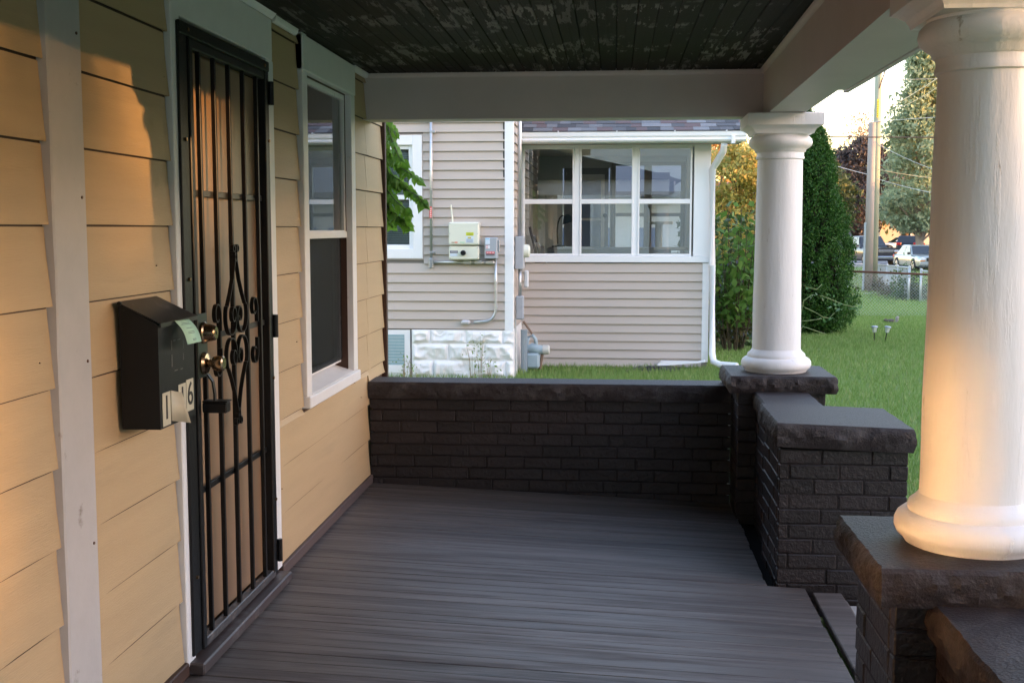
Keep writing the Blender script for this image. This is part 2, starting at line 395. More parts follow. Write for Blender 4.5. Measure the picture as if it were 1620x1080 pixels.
# ---- columns
def column(cx, cy, label):
    t = thing('porch_column', (cx, cy, .68), label, 'column', 'round white porch columns')
    c = (cx, cy)
    base = [(.158, .6805), (.163, .688), (.168, .694), (.178, .702), (.184, .716), (.184, .730), (.178, .744), (.166, .754), (.153, .758), (.154, .766), (.151, .776), (.138, .787), (.1285, .80)]
    smooth_by_angle(MB().lathe(base, 56, c, .003).build('base', M_col, t), 50)
    sh = [(.1285, .80)] + [(.1285 - .0125 * (i / 20) ** 1.1, .80 + 1.0 * i / 20) for i in range(1, 20)] + [(.116, 1.80)]
    smooth_by_angle(MB().lathe(sh, 56, c, .003).build('shaft', M_col, t), 60)
    cap = [(.116, 1.80), (.124, 1.803), (.125, 1.812), (.121, 1.820), (.122, 1.836), (.131, 1.842), (.133, 1.852), (.146, 1.860), (.160, 1.872), (.165, 1.888), (.161, 1.906), (.150, 1.918), (.144, 1.921), (.144, 1.928)]
    smooth_by_angle(MB().lathe(cap, 56, c, .002).build('capital', M_col, t), 50)
    ab = MB(); prof = [(.150, 1.928), (.152, 1.936), (.160, 1.950), (.176, 1.962), (.186, 1.966), (.192, 1.968), (.192, 2.026), (.188, 2.030)]
    for r, z in prof: ab.v += [(cx - r, cy - r, z), (cx + r, cy - r, z), (cx + r, cy + r, z), (cx - r, cy + r, z)]
    for k in range(len(prof) - 1):
        for i in range(4): ab.f.append((k * 4 + i, k * 4 + (i + 1) % 4, k * 4 + 4 + (i + 1) % 4, k * 4 + 4 + i))
    ab.f += [(3, 2, 1, 0), tuple(len(prof) * 4 - 4 + i for i in range(4))]
    ab.build('abacus', M_col, t)
column(.874, 6.34, 'round white painted column standing where the back parapet meets the side parapet')
column(.878, 2.88, 'round white painted column with peeling base beside the porch step opening')

# ---- porch roof: beams, mouldings, beadboard ceiling, eave
pr = thing('porch_roof', (0, 3, 2.04), 'porch roof underside with peeling dark beadboard and pale painted beams', 'porch roof')
def bx(y): return .793 + (y - 6.44) * .0177          # inner face of the street-side beam
MB().box(XW - .02, .80, 6.45, 6.62, 2.037, 2.30).build('beam', M_beam, pr)
sb = MB(); a, b = -1.2, 6.63
sb.v += [(bx(a), a, 2.032), (bx(a) + .186, a, 2.032), (bx(a) + .186, a, 2.30), (bx(a), a, 2.30), (bx(b), b, 2.032), (bx(b) + .186, b, 2.032), (bx(b) + .186, b, 2.30), (bx(b), b, 2.30)]
sb.f += [(0, 1, 2, 3), (4, 5, 6, 7), (0, 1, 5, 4), (1, 2, 6, 5), (2, 3, 7, 6), (3, 0, 4, 7)]; sb.build('beam', M_beam, pr)
def quarter(r, n=5): return [(0, 0)] + [(-r * cos(pi / 2 * i / n), -r * sin(pi / 2 * i / n)) for i in range(n + 1)]
MB().prism([(6.45 + p, 2.285 + q) for p, q in quarter(.022)], XW, .79, 0).build('moulding', M_beam, pr)
mo = MB(); k = quarter(.022)
for yy in (-1.2, 6.44): mo.v += [(bx(yy) + p, yy, 2.285 + q) for p, q in k]
n = len(k); mo.f += [(i, (i + 1) % n, n + (i + 1) % n, n + i) for i in range(n)] + [tuple(range(n))[::-1], tuple(range(n, 2 * n))]; mo.build('moulding', M_beam, pr)
for y0, y1 in ((2.95, 3.54), (4.66, 4.99), (6.10, 6.43)):
    MB().prism([(XW + .016 - p * .7, 2.285 + q) for p, q in quarter(.028)], y0, y1).build('moulding', M_white, pr)
x = XW + .002; i = 0
cb_ = MB().cbox(0, .0795, -1.2, 6.449, 0, .012, .0035); cb_.cbox(.034, .046, -1.2, 6.449, -.0012, .004, .002)
cme = cb_.mesh('ceiling_board', M_ceil)
while x < .79:
    place('ceiling_board', cme, pr, (x, 0, 2.285 + random.uniform(0, .0015))); x += .0815
MB().box(XW - .3, .98, -1.3, 6.75, 2.31, 2.42).build('roof_deck', M_gap, pr)
MB().cbox(.96, 1.10, -1.2, 5.80, 2.098, 2.125, .003).build('soffit_board', M_beam, pr)
MB().cbox(1.10, 1.125, -1.2, 5.86, 2.092, 2.30, .003).build('fascia_board', M_beam, pr)
MB().prism([(.97, 2.30), (1.24, 2.305), (1.24, 2.33), (XW, 2.95), (XW, 2.42), (.97, 2.42)], -1.3, 5.84).build('roof_slab', M_gap, pr)

# ---- the house wall
H = thing('tan_house', (XW, 3.5, 0), 'tan lap-sided house front with white trimmed door and window along the porch', 'house')
hw = MB()                                       # wall core with door and window openings
def wall_piece(y0, y1, z0, z1): hw.box(XW - .16, XW - .002, y0, y1, z0, z1)
wall_piece(-1.2, 1.44, -.35, 3.2); wall_piece(1.44, 2.30, -.35, .64); wall_piece(1.44, 2.30, 1.98, 3.2); wall_piece(2.30, 3.60, -.35, 3.2)
wall_piece(3.60, 4.55, 2.10, 3.2); wall_piece(3.60, 4.55, -.35, .012); wall_piece(4.55, 5.13, -.35, 3.2)
wall_piece(5.13, 6.0, -.35, .70); wall_piece(5.13, 6.0, 2.12, 3.2); wall_piece(6.0, 6.93, -.35, 3.2)
hw.box(-6, XW - .16, 6.83, 6.93, -.35, 3.2)
hw.build('wall', M_brown, H)
LAPS = [.05, .253, .453, .651, .850, 1.051, 1.251, 1.450, 1.649, 1.845, 2.04, 2.235]
def lap(y0, y1, k, ztop=None, zbot=None, wl=1, wr=1):
    """one siding board: thick at its lower edge, ends cut a little unevenly"""
    z0 = LAPS[k] if zbot is None else zbot; z1 = (LAPS[k + 1] if k + 1 < len(LAPS) else 2.29); z1 -= .0045 + max(0., 1.3 - z1) * .0040
    if ztop: z1 = min(z1, ztop)
    mb = MB(); n = 6; ny = max(2, int((y1 - y0) / .09)); s = random.uniform(0, 99)
    rl, rr = random.uniform(.002, .006), random.uniform(.002, .006)
    for i in range(n + 1):
        t = i / n; z = z0 + (z1 - z0) * t
        a = y0 + wl * rl * t ** .7 + wl * .003 * noise.noise(Vector((s, t * 5, 0))); b = y1 - wr * rr * t ** .7 + wr * .003 * noise.noise(Vector((s, t * 5, 9)))
        for j in range(ny + 1):
            u = j / ny; yy = a + (b - a) * u
            bow = .0022 * noise.noise(Vector((s, yy * 2.0, 3))) + (.004 * (abs(2 * u - 1) ** 8)) * (1 - t)
            mb.v.append((XW + .0120 - .0085 * t + bow * (1 - t), yy, z + (.002 * noise.noise(Vector((s + 5, yy * 1.5, 0))) if i == 0 else 0)))
    w = ny + 1
    for i in range(n):
        for j in range(ny): mb.f.append((i * w + j, i * w + j + 1, (i + 1) * w + j + 1, (i + 1) * w + j))
    st = len(mb.v)                               # lower lip back to the wall
    for j in range(w): p = mb.v[j]; mb.v.append((XW + .001, p[1], p[2] + .004))
    for j in range(ny): mb.f.append((st + j, st + j + 1, j + 1, j))
    for side, jj in ((0, 0), (1, ny)):           # end faces
        st = len(mb.v)
        for i in range(n + 1): p = mb.v[i * w + jj]; mb.v.append((XW, p[1], p[2]))
        for i in range(n): mb.f.append((i * w + jj, (i + 1) * w + jj, st + i + 1, st + i))
    o = mb.build('siding_board', M_tan, H); smooth_by_angle(o, 35)
def laps(y0, y1, zmax=9, zmin=-1, wl=1, wr=1):
    for k in range(len(LAPS)):
        lo, hi = LAPS[k], (LAPS[k + 1] if k + 1 < len(LAPS) else 2.29)
        if lo >= zmax - .01 or hi <= zmin + .01: continue
        lap(y0, y1, k, ztop=zmax if hi > zmax else None, zbot=zmin if lo < zmin else None, wl=wl, wr=wr)
laps(-.9, 1.36, wl=0); laps(1.36, 2.39, zmax=.58, wl=0, wr=0); laps(2.39, 2.745); laps(2.935, 3.545)
laps(4.635, 5.055, zmin=.62); laps(6.095, 6.45, zmin=.62); laps(4.635, 6.45, zmax=.62, wr=1); laps(6.45, 6.90, zmin=.58, wl=0)
laps(1.36, 2.39, zmin=2.13, wl=0, wr=0)
for (yy, zz) in ((3.42, 1.33), (3.50, .92), (2.68, 1.12), (4.97, .95), (4.70, .36), (6.25, .52), (3.52, 1.90)):
    MB().cyl((XW + .006, yy, zz), (XW + .0125, yy, zz), .0018, 6).build('nail_head', mat('rust', (.12, .06, .035), .7), H)
MB().cbox(XW - .17, XW + .03, 6.90, 6.94, -.35, 3.2, .003).build('corner_board', M_brown, H)
MB().cbox(XW, XW + .03, -.9, 3.55, .003, .05, .004).build('base_strip', M_brown, H)
MB().cbox(XW, XW + .03, 4.64, 6.455, .003, .05, .004).build('base_strip', mat('dusty_base', (.09, .065, .06), .7), H)
# vertical trim board with ragged caulk
tb = MB(); ys = 24
for i in range(ys + 1):
    z = 2.28 * i / ys + .005
    e = .006 * noise.noise(Vector((0, z * 5, 1)))
    for (xx, yy) in ((XW, 2.742 + e), (XW + .024, 2.745 + e), (XW + .027, 2.752 + e), (XW + .027, 2.922), (XW + .024, 2.926), (XW, 2.926)): tb.v.append((xx, yy, z))
for i in range(ys):
    for j in range(6): tb.f.append((i * 6 + j, i * 6 + (j + 1) % 6, i * 6 + 6 + (j + 1) % 6, i * 6 + 6 + j))
tb.f += [tuple(range(6)), tuple(range(ys * 6, ys * 6 + 6))]
o = tb.build('trim_board', mat('greyed_trim_paint', (.44, .425, .42), .5, .35, var=.05, vscale=10, bump=.2, bscale=40, dirt=(.24, .20, .17), dscale=8, dlo=.64, dhi=.72, bdist=.004), H)
for z in (1.93, 1.52, 1.10, .62):
    MB().cyl((XW + .026, 2.90, z), (XW + .0295, 2.90, z), .004, 8).build('nail_head', mat('rust', (.12, .06, .035), .7), o)

# ---- a sash window (casing, header, reveal, sill, two sashes)
M_pane = glass_mat('window_glass', (.80, .85, .83), refl=1.7)
M_inside = mat('dark_room', (.05, .052, .055), .9, .2)
def sash_window(y0, y1, zs, zh, label, rail, split):
    w = MB().box(XW - .9, XW - .85, y0 - .2, y1 + .2, zs - .2, zh + .2).build('window', M_inside, H)
    if label: w['label'] = label
    MB().box(XW - .85, XW - .16, y0 - .01, y0 + .0, zs, zh).build('inner_wall', M_inside, w); MB().box(XW - .85, XW - .16, y1, y1 + .01, zs, zh).build('inner_wall', M_inside, w)
    MB().box(XW - .85, XW - .16, y0, y1, zs - .02, zs - .01).build('inner_wall', M_inside, w); MB().box(XW - .85, XW - .16, y0, y1, zh, zh + .01).build('inner_wall', M_inside, w)
    MB().cbox(XW - .16, XW + .030, y0 - .07, y0 + .012, zs - .02, zh + .165, .003).build('casing', M_white, w)
    MB().cbox(XW - .16, XW + .030, y1 - .004, y1 + .085, zs - .02, zh + .0, .003).build('casing', M_white, w)
    MB().cbox(XW - .06, XW + .034, y0 - .07, y1 + .085, zh + .001, zh + .155, .004).build('header', M_white, w)
    (zh > 2.1) and MB().cbox(XW, XW + .020, y0 - .068, y1 + .083, zh + .156, 2.284, .003).build('frieze', M_white, w)
    MB().cbox(XW - .10, XW + .044, y0 - .07, y1 + .09, zs - .075, zs - .021, .005).build('sill', M_white, w)
    MB().prism([(XW - .14, zs + .035), (XW + .03, zs - .018), (XW + .03, zs - .022), (XW - .14, zs - .022)], y0 + .013, y1 - .005).build('sub_sill', M_white, w)
    g = XW - .035
    def frame(name, a, b, c, d, x, th=.03, wd=.026):
        f = MB(); f.cbox(x, x + th, a, a + wd, c, d, .002); f.cbox(x, x + th, b - wd, b, c, d, .002)
        f.cbox(x + .001, x + th - .001, a + wd, b - wd, c, c + wd, .002); f.cbox(x + .001, x + th - .001, a + wd, b - wd, d - wd, d, .002)
        f.build(name, M_white, w)
    frame('upper_sash', y0 + .012, y1 - .005, rail, zh - .005, g)
    frame('lower_sash', y0 + .012, y1 - .005, zs + .03, rail + .025, g - .034)
    MB().cbox(g + .031, g + .036, y0 + .013, y1 - .006, rail - .012, rail + .02, .002).build('meeting_rail', M_white, w)
    MB().box(g + .012, g + .015, y0 + .036, y1 - .029, rail + .02, zh - .03).build('pane', M_pane, w)
    MB().box(g - .024, g - .021, y0 + .036, y1 - .029, zs + .055, rail).build('pane', M_pane, w)
    return w, g
w, g = sash_window(5.13, 6.01, .715, 2.125, 'white sash window with an insect screen over its lower half', 1.405, .5)
M_scr = glass_mat('insect_screen', (.45, .46, .48), rough=.5, opaque=.16, body=(.02, .021, .024), refl=.10)
MB().box(g + .004, g + .006, 5.16, 5.99, .76, 1.40).build('insect_screen', M_scr, w)
MB().box(XW - .20, XW - .19, 5.14, 6.0, 1.40, 2.1).build('curtain', mat('pale_curtain', (.62, .66, .63), .9, .1, bump=.6, bscale=6, stretch=(1, 6, .3)), w)
MB().box(XW - .30, XW - .27, 5.14, 6.0, 1.02, 1.06).build('inner_rail', M_white, w)

# unseen window: its mirror pane is added to bounce low sun onto the column
w, g = sash_window(1.44, 2.30, .66, 1.98, 'white sash window with a mirror-film lower pane', 1.30, .5)
for o in [c for c in w.children if c.name.startswith('pane')]: bpy.data.objects.remove(o)
MB().box(g + .012, g + .015, 1.476, 2.271, 1.32, 1.95).build('pane', M_pane, w)
M_bounce = bpy.data.materials.new('bounce_mirror'); M_bounce.use_nodes = True
fb = M_bounce.node_tree.nodes['Principled BSDF']; fb.inputs['Base Color'].default_value = (.55, .55, .55, 1); fb.inputs['Metallic'].default_value = 1.; fb.inputs['Roughness'].default_value = .17
MB().box(g - .024, g - .021, 1.476, 2.271, .715, 1.30).build('pane', M_bounce, w)  # metallic sun reflector in place of the lower glass
# ================================================================== DOOR, MAILBOX
# white door casing
dc = MB().cbox(XW, XW + .026, 3.548, 3.62, .03, 2.283, .003).build('door_casing', M_white, H)
MB().cbox(XW, XW + .026, 4.535, 4.632, .05, 2.10, .003).build('door_casing', M_white, H)
MB().cbox(XW, XW + .024, 3.62, 4.63, 2.10, 2.262, .003).build('door_header', M_white, H)
MB().prism([(XW + .0, 2.263), (XW + .028, 2.263), (XW + .045, 2.284), (XW, 2.284)], 3.62, 4.63).build('door_header', M_white, H)
MB().cbox(XW - .10, XW + .075, 3.56, 4.60, .002, .042, .005).build('threshold', mat('worn_threshold', (.055, .04, .038), .45, .5, dirt=(.12, .11, .11), dscale=12), H)
# wooden door behind the screen
MB().box(XW - .02, XW - .002, 3.56, 3.60, .0, 2.1).build('door_jamb', M_brown, H); 
M_wood = mat('brown_wood_door', (.34, .19, .08), .38, .5, var=.16, vscale=9, stretch=(1, 3, .6), bump=.2, bscale=30)
wd = MB().box(XW - .115, XW - .075, 3.60, 4.55, .04, 2.10).build('wood_door', M_wood, H)
for (a, b) in ((3.70, 4.03), (4.11, 4.44)):
    for (c, d) in ((.22, .95), (1.08, 1.95)):
        MB().cbox(XW - .0755, XW - .066, a, b, c, d, .008).build('door_panel', M_wood, wd)
# security door
M_scrn = glass_mat('bronze_mesh_screen', (.66, .54, .40), rough=.45, opaque=.70, body=(.29, .16, .062), refl=1.2)
XD = -1.345
sdoor = MB().cbox(XW + .026, XD, 3.583, 3.655, .055, 2.082, .003).build('security_door', M_black, H)
sdoor['label'] = 'black iron security door with scrollwork bars over a brown screen'
def ir(name, m=None): return lambda mb, sm=False: mb.build(name, m or M_black, sdoor, sm)
ir('outer_frame')(MB().cbox(XW + .026, XD, 4.497, 4.537, .055, 2.082, .003))
ir('outer_frame')(MB().cbox(XW + .027, XD + .004, 3.586, 4.535, 2.045, 2.084, .003))
ir('leaf_stile')(MB().cbox(XD - .03, XD + .006, 3.659, 3.69, .052, 2.043, .003))
ir('leaf_stile')(MB().cbox(XD - .03, XD + .006, 4.467, 4.495, .07, 2.043, .003))
ir('leaf_rail')(MB().cbox(XD - .029, XD + .004, 3.69, 4.467, 2.010, 2.042, .003))
ir('leaf_rail', mat('scuffed_iron', (.05, .045, .045), .4, .5, dirt=(.16, .14, .13), dscale=20))(MB().cbox(XD - .029, XD + .004, 3.66, 4.495, .050, .082, .003))
BARS = [3.768, 3.915, 4.066, 4.226, 4.384]
for b in BARS: ir('bar')(MB().cbox(XD - .014, XD + .001, b - .0075, b + .0075, .082, 2.010, .0015))
for z in (1.556, 1.075, .57): ir('cross_bar', mat('grey_iron', (.05, .05, .05), .4, .5, metal=.4) if z > .6 else None)(MB().cbox(XD - .022, XD - .0142, 3.69, 4.467, z - .010, z + .010, .001))
MB().box(XD - .042, XD - .040, 3.69, 4.467, .08, 2.012).build('screen', M_scrn, sdoor)
def spiral(c, r0, turns, a0, sgn, n=26, grow=.35):
    return [(c[0] + r0 * (1 - (1 - grow) * i / n) * cos(a0 + sgn * 2 * pi * turns * i / n), c[1] + r0 * (1 - (1 - grow) * i / n) * sin(a0 + sgn * 2 * pi * turns * i / n)) for i in range(n + 1)]
def scroll(path, name='scroll'):
    ir(name)(MB().ribbon([(XD + .004, a, b) for a, b in path], (.014, 0, 0), .0045))
yc = 4.066; zc = 1.062
def oval(c, rx, rz, a0, a1, n=26, grow=1.0):
    return [(c[0] + rx * (1 + (grow - 1) * i / n) * cos(a0 + (a1 - a0) * i / n), c[1] + rz * (1 + (grow - 1) * i / n) * sin(a0 + (a1 - a0) * i / n)) for i in range(n + 1)]
for s in (-1, 1):                                  # long pointed hearts above and below the middle rail
    for up in (1, -1):
        mir = lambda pts: [(yc + s * a, zc + up * b) for a, b in pts]
        rib = [(.006, .292), (.012, .262), (.036, .200), (.066, .150), (.098, .108)]
        loop = oval((.062, .070), .054, .064, .62, -pi * 1.02, 20) + oval((.034, .072), .026, .034, pi, -.9 * pi, 22, .5)[1:]
        scroll(mir(rib + loop))
        scroll(mir([(.004, .262), (.012, .285), (.010, .305)] + oval((.022, .308), .012, .014, pi, -.55 * pi, 12, .7)), 'finial')
        c0 = .155 + .052                            # single curls on the outer side of the neighbouring bars
        scroll(mir([(c0 + .034, .030), (c0 + .034, .058)] + oval((c0, .085), .034, .044, 0, 1.75 * pi, 26, .42)) if s > 0 else mir([(c0 - .034, .030), (c0 - .034, .058)] + oval((c0, .085), .034, .044, pi, -.75 * pi, 26, .42)))
# locks
ir('lock_plate', mat('dark_green_plate', (.012, .022, .018), .35, .5))(MB().cbox(XD + .004, XD + .010, 3.66, 3.75, .955, 1.165, .002))
dbt = MB(); dbt.tube([(XD + .009, 3.706, 1.102), (XD + .018, 3.706, 1.102), (XD + .022, 3.706, 1.102), (XD + .052, 3.706, 1.102), (XD + .056, 3.706, 1.102)], [.036, .036, .031, .024, .020], 24)
smooth_by_angle(dbt.build('deadbolt', M_bronze, sdoor), 30)
MB().cbox(XD + .0555, XD + .0575, 3.7045, 3.7075, 1.096, 1.108, .0005).build('keyway', M_black, sdoor)
kn = MB(); kn.tube([(XD + .009, 3.706, 1.002), (XD + .016, 3.706, 1.002), (XD + .024, 3.706, 1.002), (XD + .030, 3.706, 1.002), (XD + .040, 3.706, 1.002), (XD + .044, 3.706, 1.002), (XD + .062, 3.706, 1.002), (XD + .076, 3.706, 1.002), (XD + .080, 3.706, 1.002)], [.038, .038, .032, .013, .013, .022, .027, .025, .019], 24)
smooth_by_angle(kn.build('door_knob', M_bronze, sdoor), 30)
ir('pull_handle')(MB().ribbon([(XD + .02, 3.715, .965), (XD + .035, 3.72, .94), (XD + .040, 3.722, .90), (XD + .040, 3.722, .865)], (0, .018, 0), .005))
ir('handle_bracket')(MB().cbox(XD + .004, XD + .085, 3.70, 3.745, .838, .872, .003))
ir('handle_bracket')(MB().cbox(XD + .004, XD + .088, 3.70, 3.748, .873, .878, .001))
for z in (1.965, 1.055, .145): ir('hinge')(MB().cyl((XD + .008, 4.541, z - .045), (XD + .008, 4.541, z + .045), .011, 10))
for (yy, z) in ((3.62, 1.72), (3.62, 1.28), (3.62, .31), (3.66, 2.064), (4.48, 2.064), (4.517, 1.78), (4.517, .85), (4.517, .36)):
    MB().cyl((XD - .001, yy, z), (XD + .007, yy, z), .006, 8).build('bolt_head', mat('brass_bolt', (.35, .22, .12), .35, .5, metal=1.), sdoor)

# ---- mailbox
MX0, MX1, MY0, MY1 = XW + .022, XW + .132, 3.112, 3.385
M_box = mat('black_sheet_steel', (.006, .006, .0065), .45, .3, bump=.06, bscale=25, dirt=(.03, .03, .03), dscale=16, dlo=.68, dhi=.74)
mbx = thing('mailbox', (MX0, 3.25, .885), 'black steel wall mailbox with slanted lid and house number plates', 'mailbox')
MB().prism([(MX0, .885), (MX1, .885), (MX1, 1.178), (MX0, 1.237)], MY0, MY1).build('body', M_box, mbx)
lid = MB(); 
lid.prism([(MX0 - .002, 1.240), (MX1 + .012, 1.182), (MX1 + .012, 1.170), (MX1 + .009, 1.170), (MX1 + .009, 1.180), (MX0 - .002, 1.2375)], MY0 - .006, MY1 + .006)
lid.build('lid', mat('scuffed_black_steel', (.015, .015, .016), .33, .5, dirt=(.10, .095, .09), dscale=18, dlo=.56, dhi=.68), mbx)
MB().cyl((MX0 + .006, MY0 - .010, 1.236), (MX0 + .006, MY0 - .002, 1.236), .006, 8).build('hinge_pin', M_black, mbx)
wn_ = MB()                                         # scraped outline of a lost sticker
M_scr2 = mat('scraped_paint', (.10, .10, .10), .6)
for (a, b, c, d) in ((3.205, 3.212, 1.05, 1.085), (3.205, 3.211, 1.098, 1.125), (3.222, 3.240, 1.121, 1.125), (3.252, 3.275, 1.121, 1.124), (3.296, 3.300, 1.06, 1.08), (3.296, 3.300, 1.093, 1.118), (3.225, 3.250, 1.035, 1.038), (3.27, 3.29, 1.034, 1.037)):
    wn_.box(MX1 + .0002, MX1 + .0007, a, b, c, d)
wn_.build('scrape_marks', M_scr2, mbx)
M_plate = mat('pale_number_plate', (.50, .47, .36), .5, .4, var=.08, vscale=30, dirt=(.12, .10, .08), dscale=40, dlo=.66, dhi=.7)
M_digit = mat('black_digit', (.012, .012, .012), .5)
zp = .910
for i, (ch, ya) in enumerate((('1', 3.128), ('7', 3.188), ('1', 3.250), ('6', 3.312))):
    if i == 1:                                     # this plate has come loose and curls off the box
        cv = MB(); n = 8
        for k in range(n + 1):
            t = k / n; 
            for zz in (zp - .012, zp + .075): cv.v.append((MX1 + .002 + .030 * t ** 2 * (1.25 - (zz - zp) * 9), ya + .056 * t * (1 - .25 * t), zz - .012 * t))
        for k in range(n): cv.f.append((2 * k, 2 * k + 2, 2 * k + 3, 2 * k + 1))
        o = cv.build('number_plate', M_plate, mbx, True); md = o.modifiers.new('solid', 'SOLIDIFY'); md.thickness = .0012
    else:
        dz = .006 if i == 3 else (0.0 if i == 2 else -.008)
        o = MB().cbox(MX1 + .0004, MX1 + .0016, ya, ya + .058, zp + dz - .012, zp + dz + .082, .0003).build('number_plate', M_plate, mbx)
        me = text_mesh(ch, .098, 'digit'); me.materials.clear(); me.materials.append(M_digit)
        d = place('digit', me, o, (MX1 + .0022, ya + .029, zp + dz + .036), (pi / 2, 0, pi / 2))
# slip of paper hanging from the lid
_c = [pX(276, 507, MX1 + .014), pX(299, 504.5, MX1 + .015), pX(297, 545, MX1 + .050), pX(319, 540, MX1 + .052)]
def slip_pt(t, u):
    a = _c[0].lerp(_c[1], u); b = _c[2].lerp(_c[3], u); return tuple(a.lerp(b, t) + Vector((.006 * sin(pi * t), 0, .004 * sin(pi * t))))
ps = MB(); n = 10
for k in range(n + 1):
    t = k / n; z = 1.183 - .105 * t; xo = MX1 + .016 + .034 * sin(t * 1.5); 
    for u in (0, 1): ps.v.append(slip_pt(t, u))
for k in range(n): ps.f.append((2 * k, 2 * k + 1, 2 * k + 3, 2 * k + 2))
slip = ps.build('paper_slip', mat('mint_paper', (.42, .66, .52), .7, .2), None, True)
tag(slip, 'small mint green printed paper slip hanging from the mailbox lid', 'paper'); slip.modifiers.new('s', 'SOLIDIFY').thickness = .0005
for (t, l0, l1) in ((.16, .25, .75), (.22, .15, .8), (.40, .3, .72), (.55, .3, .7), (.61, .25, .7), (.84, .42, .66), (.88, .42, .66)):
    e = Vector((.0008, 0, .0004))
    MB().quad(*[Vector(slip_pt(a, b)) + e for a, b in ((t, l0), (t, l1), (t + .018, l1), (t + .018, l0))]).build('print_line', mat('grey_print', (.10, .14, .12), .8), slip)
# dead leaf on the floor
lf = MB().quad((0, 0, .001), (.018, .006, .004), (.040, .002, .002), (.020, -.007, .003)).build('fallen_leaf', mat('yellow_leaf', (.35, .28, .06), .7))
p = pY(940, 1041, 3.69); lf.location = (p.x, 3.69, fz(p.x) + .002); tag(lf, 'small yellow dead leaf lying on the porch floorboards', 'leaf')
# ================================================================== NEIGHBOUR'S HOUSE
YM, YS = 12.7, 13.85                               # planes of the main wall and of the sunroom wall
def m(x, y): p = pY(x, y, YM); return p.x, p.z
def s(x, y): p = pY(x, y, YS); return p.x, p.z
M_vinyl = mat('taupe_vinyl', (.475, .415, .365), .5, .35, var=.025, vscale=2.0, obj=.03)
M_vwhite = mat('white_vinyl', (.80, .81, .82), .38, .4, var=.015, vscale=5)
M_block = mat('white_block_paint', (.80, .80, .80), .5, .35, var=.03, vscale=6, bump=.35, bscale=25, dirt=(.55, .53, .48), dscale=6, dlo=.68, dhi=.8)
M_metal = mat('galvanised', (.50, .52, .54), .38, .5, metal=.75, var=.06, vscale=30)
M_greybox = mat('grey_enamel', (.36, .385, .42), .42, .45, var=.03, vscale=8)
M_cream = mat('cream_enamel', (.70, .71, .60), .35, .45)
M_ntrim = mat('taupe_trim', (.40, .35, .31), .5)
M_dark = mat('dark_soffit', (.20, .19, .18), .8)

NX0 = -9.0; cx1, _ = m(811.5, 400)                  # right corner of the main wall
zb = m(700, 520)[1]; ztop = 3.6
N_ = thing('neighbour_house', (-3, YM, gz(YM)), 'neighbouring house with taupe vinyl siding, white block foundation and glazed sunroom', 'house')
ig = gz(YM)
# solid core behind the siding (main block) with window opening left of the conduit
wx1 = m(668, 300)[0]; wx0 = wx1 - 1.12; wz0, wz1 = m(668, 409)[1], m(668, 214)[1]
core = MB()
core.box(NX0, wx0 + .09, YM + .02, YM + .2, ig, ztop); core.box(wx1 - .09, cx1 - .02, YM + .02, YM + .2, ig, ztop)
core.box(wx0 + .09, wx1 - .09, YM + .02, YM + .2, ig, wz0 + .09); core.box(wx0 + .09, wx1 - .09, YM + .02, YM + .2, wz1 - .09, ztop)
core.box(cx1 - .2, cx1 - .02, YM + .2, YS + 7, ig, ztop)
core.build('wall', M_dark, N_)
LH = .1016
lapm = {}
def vlap(L):
    k = round(L, 3)
    if k not in lapm:                                # clapboard profile: two flats, a sharp butt edge
        pr_ = [(0, .004), (-.016, .004), (-.026, 0), (-.027, .003), (-.025, .010), (-.006, LH), (-.006, LH + .006), (0, LH + .006)]
        mb = MB().prism([(a, b) for a, b in pr_], 0, L, 0); lapm[k] = mb.mesh('siding_board', M_vinyl)
    return lapm[k]
k = 0; z = zb
while z < 3.5:
    for (a, b) in (((NX0, cx1 - .09),) if z + LH < wz0 + .01 or z > wz1 - .01 else ((NX0, wx0 - .015), (wx1 + .012, cx1 - .09))):
        cs = [a, b] if b - a < 1.5 or random.random() < .45 else [a, random.choice((m(642, 450)[0], m(733, 450)[0], m(715, 450)[0], m(760, 450)[0])), b]
        cs = sorted(q for q in cs if a <= q <= b)
        for qi, (qa, qb) in enumerate(zip(cs, cs[1:])): place('siding_board', vlap(qb - qa), N_, (qa, YM + .02 - .0022 * qi, z))
    z += LH
# right side wall of the main block, seen edge on
z = zb
while z < 3.5:
    place('siding_board', vlap(YS - YM - .1), N_, (cx1 - .02, YM + .1, z), (0, 0, pi / 2)); z += LH
# the same side wall carries on inside the sunroom
z = zb
while z < 2.6:
    place('siding_board', vlap(3.2), N_, (cx1 - .02, YS + .12, z), (0, 0, pi / 2)); z += LH
MB().cbox(cx1 - .09, cx1 + .004, YM - .004, YM + .10, zb - .02, ztop, .003).build('corner_trim', M_vwhite, N_)
MB().cbox(cx1 - .105, cx1 - .091, YM - .003, YM + .019, m(805, 285)[1], ztop, .002).build('black_cable', M_black, N_)
